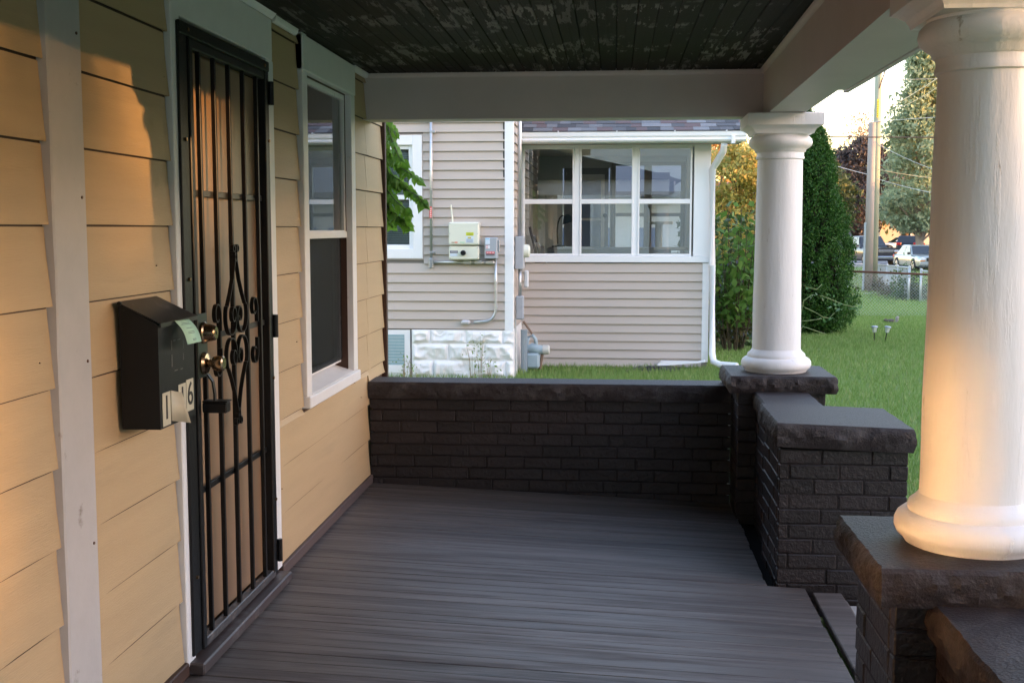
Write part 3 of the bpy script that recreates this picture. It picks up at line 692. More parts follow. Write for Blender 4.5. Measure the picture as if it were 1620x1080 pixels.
# window with blinds
def nb_window(parent, x0, x1, z0, z1, Y, label=None):
    w = MB().box(x0 + .09, x1 - .09, Y + .30, Y + .32, z0, z1).build('window', M_inside, parent)
    if label: w['label'] = label
    f = MB(); tw = .105
    f.cbox(x0, x0 + tw, Y - .012, Y + .05, z0, z1, .004); f.cbox(x1 - tw, x1, Y - .012, Y + .05, z0, z1, .004)
    f.cbox(x0 + tw, x1 - tw, Y - .011, Y + .05, z1 - tw, z1, .004); f.cbox(x0 + tw, x1 - tw, Y - .011, Y + .05, z0, z0 + tw, .004); f.build('casing', M_vwhite, w)
    a, b, c, d = x0 + tw, x1 - tw, z0 + tw, z1 - tw; f = MB(); q = .045
    f.cbox(a, a + q, Y + .022, Y + .06, c, d, .004); f.cbox(b - q, b, Y + .022, Y + .06, c, d, .004); f.cbox(a + q, b - q, Y + .023, Y + .06, d - q, d, .004); f.cbox(a + q, b - q, Y + .023, Y + .06, c, c + q, .004)
    mid = (c + d) / 2; f.cbox(a + q, b - q, Y + .024, Y + .058, mid - .025, mid + .025, .003); f.build('sash', M_vwhite, w)
    MB().box(a + q - .005, b - q + .005, Y + .045, Y + .048, c + q, mid - .025).build('pane', M_pane, w); MB().box(a + q - .005, b - q + .005, Y + .035, Y + .038, mid + .025, d - q).build('pane', M_pane, w)
    zz = c + q; sl = MB()
    M_blind = mat('window_blind', (.62, .66, .70), .6)
    while zz < d - q: sl.box(a + q, b - q, Y + .085, Y + .088, zz, zz + .0215); zz += .024
    o = sl.build('blind', M_blind, w); o['kind'] = 'stuff'
    return w
nb_window(N_, wx0, wx1, wz0, wz1, YM, 'white framed window with lowered blinds')
MB().box(wx1 + .0005, wx1 + .012, YM - .004, YM + .02, wz0 - .014, wz1 + .012).build('window_channel', M_ntrim, N_)
MB().box(wx0 - .012, wx1, YM - .004, YM + .02, wz1 + .0005, wz1 + .012).build('window_channel', M_ntrim, N_)
MB().box(wx0 - .012, wx1, YM - .004, YM + .02, wz0 - .014, wz0 - .0005).build('window_channel', M_ntrim, N_)
# rock-face block foundation
rows = [m(700, 521.5)[1], m(700, 543.5)[1], m(700, 570)[1], m(700, 596)[1], m(700, 622)[1]]
bwx0, bwx1 = m(600, 550)[0] - .35, m(651.5, 550)[0]
def rock_block(x0, x1, z0, z1, seed):
    mb = MB(); nx, nz = max(8, int((x1 - x0) / .018)), 12
    for i in range(nz + 1):
        for j in range(nx + 1):
            u, v = j / nx, i / nz; e = min(u * (x1 - x0), (1 - u) * (x1 - x0), v * (z1 - z0), (1 - v) * (z1 - z0)); e = min(1, e / .035)
            q = Vector((x0 + (x1 - x0) * u, seed * 3.1, z0 + (z1 - z0) * v))
            d = (.010 + .045 * (1 - 2.2 * abs(noise.noise(q * 5))) * .6 + .020 * (.5 - abs(noise.noise(q * 14)))) * e ** .7 + .006 * e
            mb.v.append((q.x, YM + .006 - max(d, -.004 * e), q.z))
    w = nx + 1
    for i in range(nz):
        for j in range(nx): mb.f.append((i * w + j, i * w + j + 1, (i + 1) * w + j + 1, (i + 1) * w + j))
    for a, b, c, d in ((0, nx, 0, 1), (nz * w, nz * w + nx, 0, 1)):
        pass
    mb.box(x0, x1, YM + .0062, YM + .0185, z0, z1)
    return mb.build('foundation_block', M_block, N_)
sd_ = 0
for r in range(4):
    x = bwx1 + .004; offs = (.40, .20, .40, .20)[r] * 0; first = True
    while x < cx1 + .01:
        L = .40
        if first: L = (.155, .36, .19, .36)[r] + .05; first = False
        e = min(x + L, cx1 + .012)
        if cx1 + .012 - e < .06: e = cx1 + .012
        sd_ += 1; rock_block(x, e - .004, rows[r + 1] + .003, rows[r] - .001, sd_); x = e
    x = bwx0 - .004
    while x > -4.4: sd_ += 1; rock_block(x - .40, x - .006, rows[r + 1] + .004, rows[r] - .002, sd_); x -= .40
MB().box(bwx1, cx1 + .004, YM + .0015, YM + .0195, rows[4], rows[0]).build('foundation_mortar', M_block, N_)
fs = MB(); fs.box(cx1 - .02, cx1 + .006, YM + .02, YS, ig - .1, zb - .006); fs.build('foundation_side', M_block, N_)
# basement window
b_ = MB().box(bwx0 + .02, bwx1 - .02, YM - .002, YM + .019, rows[4], rows[0] - .004).build('basement_window', M_vwhite, N_)
gx1, gz0, gz1 = m(640, 550)[0], m(640, 577)[1], m(640, 530)[1]
f = MB(); f.cbox(bwx0 + .08, gx1, YM - .012, YM - .0025, gz0 - .09, gz0 - .002, .003); f.build('sill', M_vwhite, b_)
g_ = MB(); zz = gz0
while zz < gz1 - .01: g_.box(bwx0 + .1, gx1, YM - .006, YM - .0032, zz, zz + .031); zz += .034
g_.build('glass_louvre', mat('teal_glass', (.30, .43, .47), .25, .5, var=.05), b_)

# ---- sunroom
sx0, sx1 = cx1, s(1122, 400)[0]; SR = N_
sz_sill_b, sz_sill_t = s(960, 415)[1], s(960, 405)[1]; s_base = s(960, 580)[1]
zr_top = s(960, 232)[1]
MB().box(sx0, sx1 - .01, YS + .03, YS + .12, ig - .15, sz_sill_b - .01).build('sunroom_wall', M_dark, SR)
z = s_base
while z < sz_sill_b - LH * .3:
    place('siding_board', vlap(sx1 - .075 - sx0), SR, (sx0 + .002, YS + .03, z)); z += LH
MB().cbox(sx1 - .073, sx1 + .004, YS + .005, YS + .13, s(1117, 573)[1], sz_sill_b - .006, .003).build('corner_trim', M_vwhite, SR)
MB().cbox(sx0 + .0, sx1 + .012, YS - .012, YS + .14, sz_sill_b, sz_sill_t - .002, .004).build('sunroom_sill', M_vwhite, SR)
px0 = s(1098, 300)[0]
MB().cbox(px0, sx1 + .004, YS + .002, YS + .13, sz_sill_t, zr_top + .04, .003).build('corner_post', M_vwhite, SR)
MB().cbox(sx0, px0 - .001, YS + .01, YS + .12, zr_top - .002, zr_top + .06, .003).build('window_head', M_vwhite, SR)
M_sun = glass_mat('sunroom_glass', (.86, .90, .90), refl=3.2)
ux = [(s(827, 300)[0], s(908.5, 300)[0]), (s(917, 300)[0], s(1002.5, 300)[0]), (s(1009, 300)[0], s(1095, 300)[0])]
for a, b in ux:
    zt, z0_ = zr_top - .004, sz_sill_t
    w = MB(); q = .022
    w.cbox(a, a + q, YS + .012, YS + .07, z0_, zt, .003); w.cbox(b - q, b, YS + .012, YS + .07, z0_, zt, .003)
    w.cbox(a + q, b - q, YS + .013, YS + .069, zt - q, zt, .003); w.cbox(a + q, b - q, YS + .013, YS + .069, z0_, z0_ + q * 1.2, .003)
    zm0, zm1 = s(960, 322.5)[1], s(960, 315)[1]; w.cbox(a + q, b - q, YS + .016, YS + .066, zm0, zm1, .003)
    w = w.build('sunroom_window', M_vwhite, SR)
    MB().box(a + q - .003, b - q + .003, YS + .040, YS + .044, z0_ + q, zm0 + .003).build('pane', M_sun, w)
    MB().box(a + q - .003, b - q + .003, YS + .030, YS + .034, zm1 - .003, zt - q).build('pane', M_sun, w)
for xx in (s(912.7, 300)[0], s(1006, 300)[0]):
    MB().cbox(xx - .03, xx + .03, YS + .0235, YS + .10, sz_sill_t, zr_top - .003, .003).build('mullion', M_vwhite, SR)
MB().cbox(sx0, ux[0][0] + .004, YS + .02, YS + .10, sz_sill_t, zr_top, .003).build('mullion', M_vwhite, SR)
# room inside
YB = YS + 3.0; M_in = mat('sunroom_grey_wall', (.62, .65, .64), .7, .2); zfl = s_base + .05
op = [(s(905, 300)[0], 0)]
bk = lambda x, y: pY(x, y, YB)
dX0, dX1 = bk(890, 300).x, bk(965, 300).x
w1 = (bk(973, 300).x, bk(1020, 300).x); w2 = (bk(1030, 300).x, bk(1078, 300).x); zb0, zb1 = bk(1000, 400).z, bk(1000, 262).z
rm = MB()
rm.box(sx0, dX0, YB, YB + .1, zfl, 2.6); rm.box(dX0, dX1, YB, YB + .1, bk(920, 266).z, 2.6); rm.box(dX1, w1[0], YB, YB + .1, zfl, 2.6); rm.box(w1[1], w2[0], YB, YB + .1, zfl, 2.6); rm.box(w2[1], sx1, YB, YB + .1, zfl, 2.6)
for a, b in (w1, w2): rm.box(a, b, YB, YB + .1, zfl, zb0); rm.box(a, b, YB, YB + .1, zb1, 2.6)
rm.box(sx1 - .10, sx1 - .02, YS + .14, YB, zfl, sz_sill_t); rm.box(sx1 - .10, sx1 - .02, YS + .14, YS + .22, sz_sill_t, 2.6); rm.box(sx1 - .10, sx1 - .02, YB - .2, YB, sz_sill_t, 2.6)
rm.box(sx0, sx1, YS + .13, YB, zr_top + .07, zr_top + .12); rm.build('sunroom_interior', M_in, SR)
MB().box(sx0, sx1, YS + .12, YB, zfl - .05, zfl).build('sunroom_floor', mat('grey_carpet', (.20, .20, .20), .9), SR)
MB().box(sx1 - .06, sx1 - .055, YS + .22, YB - .2, sz_sill_t, zr_top + .05).build('pane', M_sun, SR)
dr = MB().box(dX0 + .02, dX1 - .02, YB + .02, YB + .06, zfl, bk(920, 266).z).build('sunroom_door', mat('grey_door', (.27, .29, .31), .5), SR)
da, db = bk(914, 300).x, bk(951, 300).x
MB().box(da - .05, db + .05, YB - .002, YB + .019, bk(920, 400).z, bk(920, 276).z).build('door_light_frame', M_vwhite, dr)
MB().box(da, db, YB - .010, YB - .0025, bk(920, 345).z, bk(920, 285).z).build('pane', mat('sky_reflection_pane', (.20, .26, .42), .1, .6), dr); MB().box(da, db, YB - .010, YB - .0025, bk(920, 392).z, bk(920, 349).z).build('pane', MATS['sky_reflection_pane'], dr)  # blue base colour stands in for sky reflected in the glass
MB().cyl((bk(957, 341).x, YB + .02, bk(957, 341).z), (bk(957, 341).x, YB - .06, bk(957, 341).z), .03, 10).build('door_knob', M_black, dr)
for a, b in (w1, w2):
    f = MB(); q = .05
    for (c, d, e, g2) in ((a - q, a + .01, zb0 - q, zb1 + q), (b - .01, b + q, zb0 - q, zb1 + q)): f.cbox(c, d, YB - .02, YB - .001, e, g2, .003)
    f.cbox(a + .01, b - .01, YB - .019, YB - .001, zb1, zb1 + q, .003); f.cbox(a + .01, b - .01, YB - .019, YB - .001, zb0 - q, zb0, .003); f.cbox(a, b, YB + .02, YB + .05, (zb0 + zb1) / 2 - .1, (zb0 + zb1) / 2 - .05, .003)
    f = f.build('inner_window', mat('grey_casing', (.34, .34, .33), .5), SR)
# white house seen through those windows
FH = thing('white_house', (-.5, 22, gz(22)), 'white lap-sided house with windows coloured as reflected sky, seen through the sunroom glass', 'house')
z = gz(22) + .3; fl = MB().prism([(0, 0), (-.02, 0), (-.006, .16), (0, .16)], -4.5, 1.35, 0).mesh('siding_board', M_vwhite)
MB().box(-4.5, 1.35, 22.001, 24.5, gz(22) - .1, 2.05).build('wall', M_dark, FH)
while z < 2.0: place('siding_board', fl, FH, (0, 22, z)); z += .155
MB().prism([(21.4, 2.0), (21.4, 2.1), (23.5, 2.9), (25.2, 2.1), (25.2, 2.0)], -4.8, 1.5, 0).build('roof', mat('far_roof', (.14, .14, .16), .8), FH)
for (a, b) in ((-1.30, -.72), (-.50, -.03), (.42, .9)):
    w = MB().box(a - .08, b + .08, 21.95, 21.975, .25, 1.55).build('window', M_vwhite, FH); MB().box(a, b, 21.935, 21.949, .33, 1.45).build('pane', MATS['sky_reflection_pane'], w)

# roof edge: gutter, shingles, soffit
zg0, zg1 = s(1000, 223.5)[1], s(1000, 207)[1]; gY = YS - .42
def atg(x, y): p = pY(x, y, gY); return p.x, p.z
gxa, gxb = atg(818, 215)[0], atg(1181, 215)[0]; g0, g1 = atg(1000, 224)[1], atg(1000, 208.5)[1]
gp = [(gY + .12, g1), (gY + .12, g0), (gY + .02, g0), (gY + .006, g0 + .02), (gY + .022, g0 + .045), (gY + .004, g0 + .062), (gY, g1 - .012), (gY - .004, g1), (gY + .006, g1), (gY + .008, g0 + .07), (gY + .112, g0 + .008), (gY + .114, g1)]
gut = MB().prism(gp, gxa, gxb, 0).build('gutter', M_vwhite, SR)
for xx in (883, 976, 1068, 1150):
    gx = atg(xx, 210)[0]; MB().box(gx - .006, gx + .006, gY - .006, gY + .125, g1 + .0005, g1 + .014).build('gutter_strap', M_vwhite, gut)
MB().box(sx0, gxb - .04, gY + .125, gY + .15, g0 - .01, g1 + .02).build('fascia_board', M_vwhite, SR)
MB().box(sx0, gxb - .04, gY + .15, YS + .02, g0 - .008, g0 + .004).build('soffit', mat('taupe_soffit', (.33, .30, .28), .7), SR)
MB().prism([(gY + .1, g1 + .018), (YB + .4, g1 + 1.5), (YB + .4, g1 + 1.4), (gY + .1, g1 + .002)], sx0, gxb - .02, 0).build('roof_deck', M_dark, SR)
tabm = MB().cbox(0, 1, 0, .155, 0, .006, .001)
scols = [(.075, .077, .083), (.115, .118, .125), (.165, .17, .18), (.14, .105, .105), (.21, .215, .225), (.10, .103, .11)]
tms = [MB().cbox(0, 1, 0, .160, 0, .006, .001).mesh('shingle', mat('shingle_%d' % i, c, .85, .2, var=.15, vscale=60, bump=.3, bscale=120)) for i, c in enumerate(scols)]
sl = math.atan2(1.48, YB + .4 - gY - .1)
for r in range(9):
    x = sx0 + .01 - (.09 if r % 2 else 0)
    while x < gxb - .03:
        L = random.choice((.12, .15, .18, .22)); a, b = max(x, sx0 + .01), min(x + L, gxb - .02)
        if b - a > .02:
            yy = gY + .075 + r * .135 * cos(sl); zz = g1 + .0205 + r * .135 * sin(sl) + (yy - yy) + .006 - .018 * 0
            place('shingle', random.choice(tms), SR, (a, yy, zz - .025 * sin(sl) + random.choice((0, .003))), (sl - .035, 0, 0), (b - a - .002, 1, 1))
        x += L
# downspout
ds = []
for (x, y, Y) in ((1146, 228, gY + .06), (1144, 240, gY + .10), (1133, 258, YS - .10), (1127, 268, YS - .06), (1126.5, 420, YS - .06), (1126.5, 560, YS - .06), (1129, 572, YS - .12), (1140, 577, YS - .2), (1166, 579, YS - .35)):
    ds.append(pY(x, y, Y))
sq = MB(); 
for i, p in enumerate(ds): pass
smooth_by_angle(sq.tube(ds, .040, 8).build('downspout', M_vwhite, SR), 60)
MB().cbox(pY(1157, 218, gY).x, pY(1163, 218, gY).x, gY - .02, gY + .05, g0 - .03, g0 + .06, .003).build('gutter_bracket', M_vwhite, SR)

# ---- fittings on the main wall
t = thing('solar_inverter', (m(736, 380)[0], YM, m(736, 411)[1]), 'cream inverter cabinet with round black dial mounted on taupe siding', 'inverter')
def slab(x0, x1, y0, y1, dep, nm, mt, c=.012):
    a, b = m(x0, y0), m(x1, y1); return MB().cbox(a[0], b[0], YM - dep, YM + .012, b[1], a[1], c).build(nm, mt, t)
up_ = slab(713, 760, 351.5, 387.5, .16, 'upper_cabinet', M_cream); lo_ = slab(713, 760, 389, 410.5, .14, 'lower_cabinet', M_cream)
def sticker(x0, x1, y0, y1, dep, col, par, nm='label_sticker'):
    a, b = m(x0, y0), m(x1, y1); return MB().box(a[0], b[0], YM - dep - .0025, YM - dep - .0005, b[1], a[1]).build(nm, mat('sticker_%02d%02d%02d' % tuple(int(c * 99) for c in col), col, .5), par)
D = .16 * 0
sticker(740.2, 752, 367.5, 372.5, .16, (.62, .66, .05), up_); sticker(740, 752, 374, 384, .16, (.62, .70, .78), up_); sticker(743, 748, 375, 377, .163, (.55, .5, .05), up_)
for i in range(4): sticker(741, 751, 378.2 + i * 1.4, 378.8 + i * 1.4, .163, (.3, .38, .5), up_, 'print_line')
for i in range(2): sticker(741.5, 751, 368.7 + i * 2, 369.3 + i * 2, .163, (.25, .3, .05), up_, 'print_line')
sticker(717.5, 722, 382.6, 384, .16, (.35, .25, .15), up_); sticker(722.4, 727, 382.3, 384, .16, (.75, .18, .10), up_); sticker(731, 738, 382.3, 384, .16, (.45, .66, .45), up_)
sticker(714.5, 727, 396, 400, .14, (.15, .16, .20), lo_); sticker(715, 726, 400.5, 405, .14, (.62, .68, .76), lo_)
for i in range(2): sticker(716, 726, 397 + i * 1.3, 397.5 + i * 1.3, .143, (.5, .5, .52), lo_, 'print_line')
c = m(735.5, 399.5); MB().tube([(c[0], YM - .14, c[1]), (c[0], YM - .175, c[1]), (c[0], YM - .18, c[1])], [.029, .027, .02], 20).build('dial', M_black, lo_)
for (x, y) in ((715, 354), (758, 354), (715, 369.5), (758, 369.5), (715, 385), (758, 385)):
    c = m(x, y); MB().cyl((c[0], YM - .1605, c[1]), (c[0], YM - .163, c[1]), .005, 8).build('screw', M_metal, up_)
for (x, y) in ((715, 391.5), (758, 391.5), (715, 408), (758, 408)):
    c = m(x, y); MB().cyl((c[0], YM - .1405, c[1]), (c[0], YM - .143, c[1]), .005, 8).build('screw', M_metal, lo_)
a, b = m(717, 351.5), m(714.5, 324); MB().tube([(a[0], YM - .05, a[1]), (a[0], YM - .05, a[1] + .02), (b[0], YM - .05, b[1])], [.008, .008, .0075], 8).build('antenna', M_cream, up_)
t = thing('disconnect_box', (m(779, 390)[0], YM, m(779, 409)[1]), 'grey electrical disconnect box with red warning sticker beside the cream inverter', 'switch box')
bd = slab(768.5, 788.5, 375.5, 409, .13, 'body', M_greybox, .008)
sticker(769.8, 777, 376.5, 386, .13, (.62, .70, .80), bd); sticker(770, 776, 377.3, 378.6, .133, (.25, .55, .75), bd); sticker(770.5, 777, 388, 393, .13, (.75, .72, .76), bd); sticker(771, 774, 388.5, 389.4, .133, (.7, .15, .15), bd); sticker(771, 774, 391.3, 392.2, .133, (.7, .15, .15), bd)
sticker(771, 784.5, 397.5, 401, .13, (.66, .08, .10), bd); sticker(771, 784.5, 401, 404, .13, (.16, .14, .15), bd)
for i in range(3): sticker(772 + i * 4.2, 775 + i * 4.2, 398.4, 400, .133, (.75, .5, .5), bd, 'print_line')
a = m(788.8, 380); MB().cbox(a[0], a[0] + .02, YM - .10, YM - .07, m(789, 398)[1], a[1], .003).build('lever', M_metal, bd)
# conduits
t = thing('conduit', (m(683, 410)[0], YM, m(683, 423)[1]), 'galvanised conduit with red label running up taupe siding beside the window', 'conduit')
a, b = m(682.5, 150), m(683.2, 410)
MB().tube([(a[0], YM - .035, a[1]), (b[0], YM - .035, b[1])], .0165, 10).build('pipe', M_metal, t, True)
MB().cyl((b[0], YM - .035, m(683, 345)[1]), (b[0], YM - .035, m(683, 327)[1]), .0178, 10).build('red_label', mat('red_sticker', (.62, .07, .06), .5), t)
for i in range(5): zz = m(683, 329.5 + i * 3.2)[1]; MB().box(b[0] - .007, b[0] + .006, YM - .0545, YM - .0525, zz - .009, zz).build('print_line', M_vwhite, t)
for yy in (209, 399): q = m(683, yy); MB().cbox(q[0] - .02, q[0] + .045, YM - .052, YM + .004, q[1] - .012, q[1] + .012, .003).build('strap', M_metal, t)
q = m(683, 416); MB().cbox(q[0] - .024, q[0] + .024, YM - .06, YM + .005, q[1] - .055, q[1] + .055, .01).build('elbow_fitting', M_metal, t)
t = thing('conduit', (m(735, 415)[0], YM, m(735, 418)[1]), 'short level conduit with three oval fittings below the cream inverter', 'conduit')
a, b = m(688, 414.5), m(786, 415); MB().tube([(a[0], YM - .035, a[1]), (b[0], YM - .035, b[1])], .0145, 10).build('pipe', M_metal, t, True)
for xx in (740, 757.5, 776):
    q = m(xx, 414.6); MB().cbox(q[0] - .048, q[0] + .048, YM - .07, YM - .01, q[1] - .019, q[1] + .019, .014).build('oval_fitting', mat('pale_fitting', (.62, .62, .64), .4, .5, metal=.3), t)
t = thing('conduit', (m(760, 505)[0], YM, m(760, 512)[1]), 'curved conduit dropping from the disconnect box to an oval fitting near the foundation', 'conduit')
pts = [m(784.5, 409)] + [m(785, 450), m(785.2, 484)] + [m(785.2 - 17 * (1 - cos(i * pi / 12)), 487 + 21 * sin(i * pi / 12)) for i in range(1, 7)] + [m(750, 509)]
MB().tube([(x, YM - .035, z) for x, z in pts], .0155, 10).build('pipe', M_metal, t, True)
for yy in (446, 485): q = m(785.2, yy); MB().cyl((q[0], YM - .035, q[1] - .012), (q[0], YM - .035, q[1] + .012), .019, 10).build('coupling', M_metal, t)
q = m(737.5, 509); MB().cbox(q[0] - .05, q[0] + .05, YM - .075, YM + .0, q[1] - .022, q[1] + .022, .016).build('oval_fitting', MATS['pale_fitting'], t)
# electric meter on the side wall
sX = cx1 + .0
t = thing('electric_meter', (sX + .05, YM + .3, m(817, 428)[1]), 'grey electric meter cabinet with pale round meter on the corner of the taupe house', 'meter')
MB().cbox(sX + .006, sX + .10, YM + .18, YM + .42, m(817, 427)[1], m(817, 374)[1], .008).build('cabinet', M_greybox, t)
q = m(826, 398); MB().tube([(sX + .10, YM + .30, q[1]), (sX + .15, YM + .30, q[1]), (sX + .165, YM + .30, q[1])], [.075, .07, .05], 20).build('dial', M_cream, t)
MB().cyl((sX + .05, YM + .28, m(817, 374)[1]), (sX + .05, YM + .28, 3.4), .024, 10).build('riser_pipe', M_metal, t, True)
MB().cyl((sX + .055, YM + .25, m(817, 470)[1]), (sX + .055, YM + .25, m(817, 427)[1]), .020, 10).build('drop_pipe', M_metal, t, True)
MB().cbox(sX + .01, sX + .10, YM + .22, YM + .30, m(821, 508)[1], m(821, 470)[1], .012).build('junction_box', M_greybox, t)
MB().cbox(sX + .09, sX + .14, YM + .40, YM + .46, m(826, 458)[1], m(826, 430)[1], .012).build('phone_box', mat('pale_box', (.62, .64, .66), .5), t)
MB().cyl((sX + .02, YM + .12, ig), (sX + .02, YM + .12, m(817, 505)[1]), .008, 8).build('ground_wire', M_metal, t)
# gas meter
gx, gzv = pY(842, 560, YS - .45).x, gz(13.4)
M_gas = mat('grey_green_enamel', (.33, .42, .46), .45, .45, var=.04, vscale=14)
t = thing('gas_meter', (gx, YS - .45, gzv), 'pale blue-grey gas meter with pipes on the grass by the house corner', 'gas meter')
yg = YS - .45
q = lambda x, y: (pY(x, y, yg).x, yg, pY(x, y, yg).z)
body = MB(); c = q(844, 570); body.cbox(c[0] - .085, c[0] + .075, yg - .08, yg + .08, c[2] - .09, c[2] + .09, .025); body.build('body', M_gas, t)
c = q(849, 553); smooth_by_angle(MB().tube([(c[0] - .10, yg, c[2]), (c[0] - .05, yg, c[2] + .02), (c[0] + .03, yg, c[2]), (c[0] + .08, yg, c[2])], [.045, .062, .058, .045], 14).build('regulator', M_gas, t), 50)
c = q(860, 553); MB().tube([(c[0] - .01, yg, c[2]), (c[0] + .055, yg, c[2]), (c[0] + .07, yg, c[2])], [.055, .055, .045], 16).build('regulator_cap', mat('pale_grey_cap', (.55, .55, .50), .5), t)
MB().tube([q(833, 596), q(833, 545), q(836, 533), q(842, 530), q(847, 536), q(849, 550)], .022, 10).build('pipe', M_gas, t, True)
c = q(833, 586); MB().cyl((c[0], yg, c[2] - .05), (c[0], yg, c[2] + .03), .030, 10).build('valve', M_metal, t)
MB().tube([q(828, 508), q(842, 528)], .013, 8).build('rusty_pipe', mat('rust_pipe', (.20, .13, .09), .7), t)
MB().tube([q(858, 560), q(854, 584)], .018, 8).build('rusty_pipe', MATS['rust_pipe'], t)
MB().cyl((sX + .08, YM + .55, gzv), (sX + .08, YM + .55, m(820, 528)[1]), .04, 10).build('grey_pipe', mat('blue_grey_pipe', (.22, .27, .30), .5), t)

# ---- things in the sunroom
def rm_(x, y, Y): return pY(x, y, Y)
zt_ = sz_sill_t + .02
ty = YS + .9
tb_ = thing('sunroom_table', (pY(960, 420, ty).x, ty, zfl), 'long grey table standing in the neighbour sunroom below the windows', 'table')
a, b = pY(868, 398, ty), pY(1060, 398, ty); MB().cbox(a.x, b.x, ty - .3, ty + .3, a.z - .15, a.z + .055, .01).build('tabletop', mat('grey_table', (.30, .29, .29), .6), tb_)
for (xx, yy) in ((a.x + .05, ty - .25), (b.x - .05, ty - .25), (a.x + .05, ty + .25), (b.x - .05, ty + .25)): MB().box(xx - .025, xx + .025, yy - .025, yy + .025, zfl, a.z - .15).build('leg', MATS['grey_table'], tb_)
tz = a.z + .055
l = pY(884, 390, ty); lamp = thing('desk_lamp', (l.x, ty, tz), 'dark green gooseneck desk lamp on the sunroom table', 'lamp')
M_lamp = mat('dark_green_lamp', (.02, .035, .03), .35, .5)
MB().tube([(l.x, ty, tz), (l.x, ty, tz + .02), (l.x, ty, tz + .03)], [.09, .085, .02], 20).build('base', M_lamp, lamp)
nk = [pY(x, y, ty) for x, y in ((882.5, 386), (881.5, 365), (883, 352), (886, 344), (890, 341), (894, 342))]; MB().tube(nk, .010, 8).build('gooseneck', M_lamp, lamp, True)
h = pY(896.5, 347, ty); smooth_by_angle(MB().tube([(h.x - .03, ty, h.z + .045), (h.x - .01, ty, h.z + .035), (h.x + .02, ty, h.z - .005), (h.x + .03, ty, h.z - .045)], [.02, .045, .075, .085], 16).build('lamp_shade', M_lamp, lamp), 40)
p = pY(1042, 392, YS + .75); ct = thing('cat_tree', (p.x, YS + .75, zfl), 'beige cat tree with round perch standing inside the sunroom', 'cat tree'); M_cat = mat('beige_carpet', (.55, .50, .40), .95, .1, bump=.6, bscale=120)
MB().cyl((p.x, YS + .75, zfl), (p.x, YS + .75, pY(1042, 355, YS + .75).z), .045, 12).build('post', M_cat, ct)
q_ = pY(1044, 353, YS + .75); MB().tube([(q_.x, YS + .75, q_.z - .015), (q_.x, YS + .75, q_.z + .02)], .16, 20).build('perch', M_cat, ct)
q_ = pY(1062, 393, YS + .75); MB().cbox(q_.x - .22, q_.x + .2, YS + .55, YS + .95, q_.z - .02, q_.z + .015, .01).build('shelf', M_cat, ct)
MB().cbox(p.x - .2, p.x + .2, YS + .55, YS + .95, zfl, zfl + .03, .008).build('base', M_cat, ct)
fy = YS + .35; p0 = pY(848, 402, fy); fc = thing('folding_chair', (p0.x, fy, zfl), 'folded brown wooden chair leaning against the sunroom side wall', 'chair'); M_ch = mat('brown_chair', (.13, .075, .05), .5)
for dx in (0, .05, .09):
    a = pY(838, 359 + dx * 300, fy); MB().tube([(p0.x + dx + .08, fy + dx, zfl), (p0.x + dx, fy + dx, p0.z), (a.x + dx, fy + dx, a.z)], .018, 6).build('rail', M_ch, fc)
MB().cbox(p0.x + .02, p0.x + .1, fy + .03, fy + .06, zfl + .25, p0.z + .1, .006).build('seat', M_ch, fc)
# clutter by the sunroom wall
bp = MB(); a = pY(990, 582, YS - .25); b = pY(1090, 580, YS - .25); n = 24
for i in range(n + 1):
    u = i / n; xx = a.x + (b.x - a.x) * u
    for v in (0, .33, .66, 1):
        h = .005 + .075 * max(0, sin(pi * min(1, u * 1.05)) ** .6) * sin(pi * v) ** .5 * (.8 + .5 * noise.noise(Vector((u * 7, v * 3, 0))))
        bp.v.append((xx, YS - .40 + .34 * v + .03 * noise.noise(Vector((u * 4, v, 5))), gz(YS) + h))
for i in range(n):
    for v in range(3): bp.f.append((i * 4 + v, i * 4 + v + 1, i * 4 + v + 5, i * 4 + v + 4))
o = bp.build('plastic_sheet', mat('black_plastic', (.02, .021, .024), .35, .5)); o.modifiers.new('s', 'SOLIDIFY').thickness = .004
tag(o, 'crumpled black plastic sheet lying at the foot of the sunroom wall', 'plastic sheet')
a, b = pY(1040, 579, YS - .3), pY(1114, 574, YS - .06)
o = MB().prism([(a.x, -.012), (a.x + .05, .035), (b.x - .08, .03), (b.x, .05), (b.x, .03), (a.x + .1, -.012)], YS - .24, YS - .12).build('white_plank', M_vwhite); o.location.z = gz(YS) + .085
tag(o, 'white length of trim lying on the black plastic by the sunroom', 'plank')
# ================================================================== GROUND, YARD, STREET
import numpy as np
RNG = np.random.default_rng(11)
def leaf_mat(name, c1, c2, c3=None, trans=.35, rough=.5):
    if name in MATS: return MATS[name]
    mt = bpy.data.materials.new(name); mt.use_nodes = True; MATS[name] = mt
    N, L = mt.node_tree.nodes, mt.node_tree.links; b = N['Principled BSDF']; o = N['Material Output']
    g = N.new('ShaderNodeNewGeometry'); r = N.new('ShaderNodeValToRGB'); e = r.color_ramp.elements
    e[0].color = (*c1, 1); e[1].color = (*c2, 1)
    if c3: x = r.color_ramp.elements.new(.8); x.color = (*c2, 1); e[-1].color = (*c3, 1)
    L.new(g.outputs['Random Per Island'], r.inputs[0]); L.new(r.outputs[0], b.inputs['Base Color']); b.inputs['Roughness'].default_value = rough; b.inputs['Specular IOR Level'].default_value = .3
    t = N.new('ShaderNodeBsdfTranslucent'); L.new(r.outputs[0], t.inputs[0]); mx = N.new('ShaderNodeMixShader'); mx.inputs[0].default_value = trans
    L.new(b.outputs[0], mx.inputs[1]); L.new(t.outputs[0], mx.inputs[2]); L.new(mx.outputs[0], o.inputs[0]); return mt
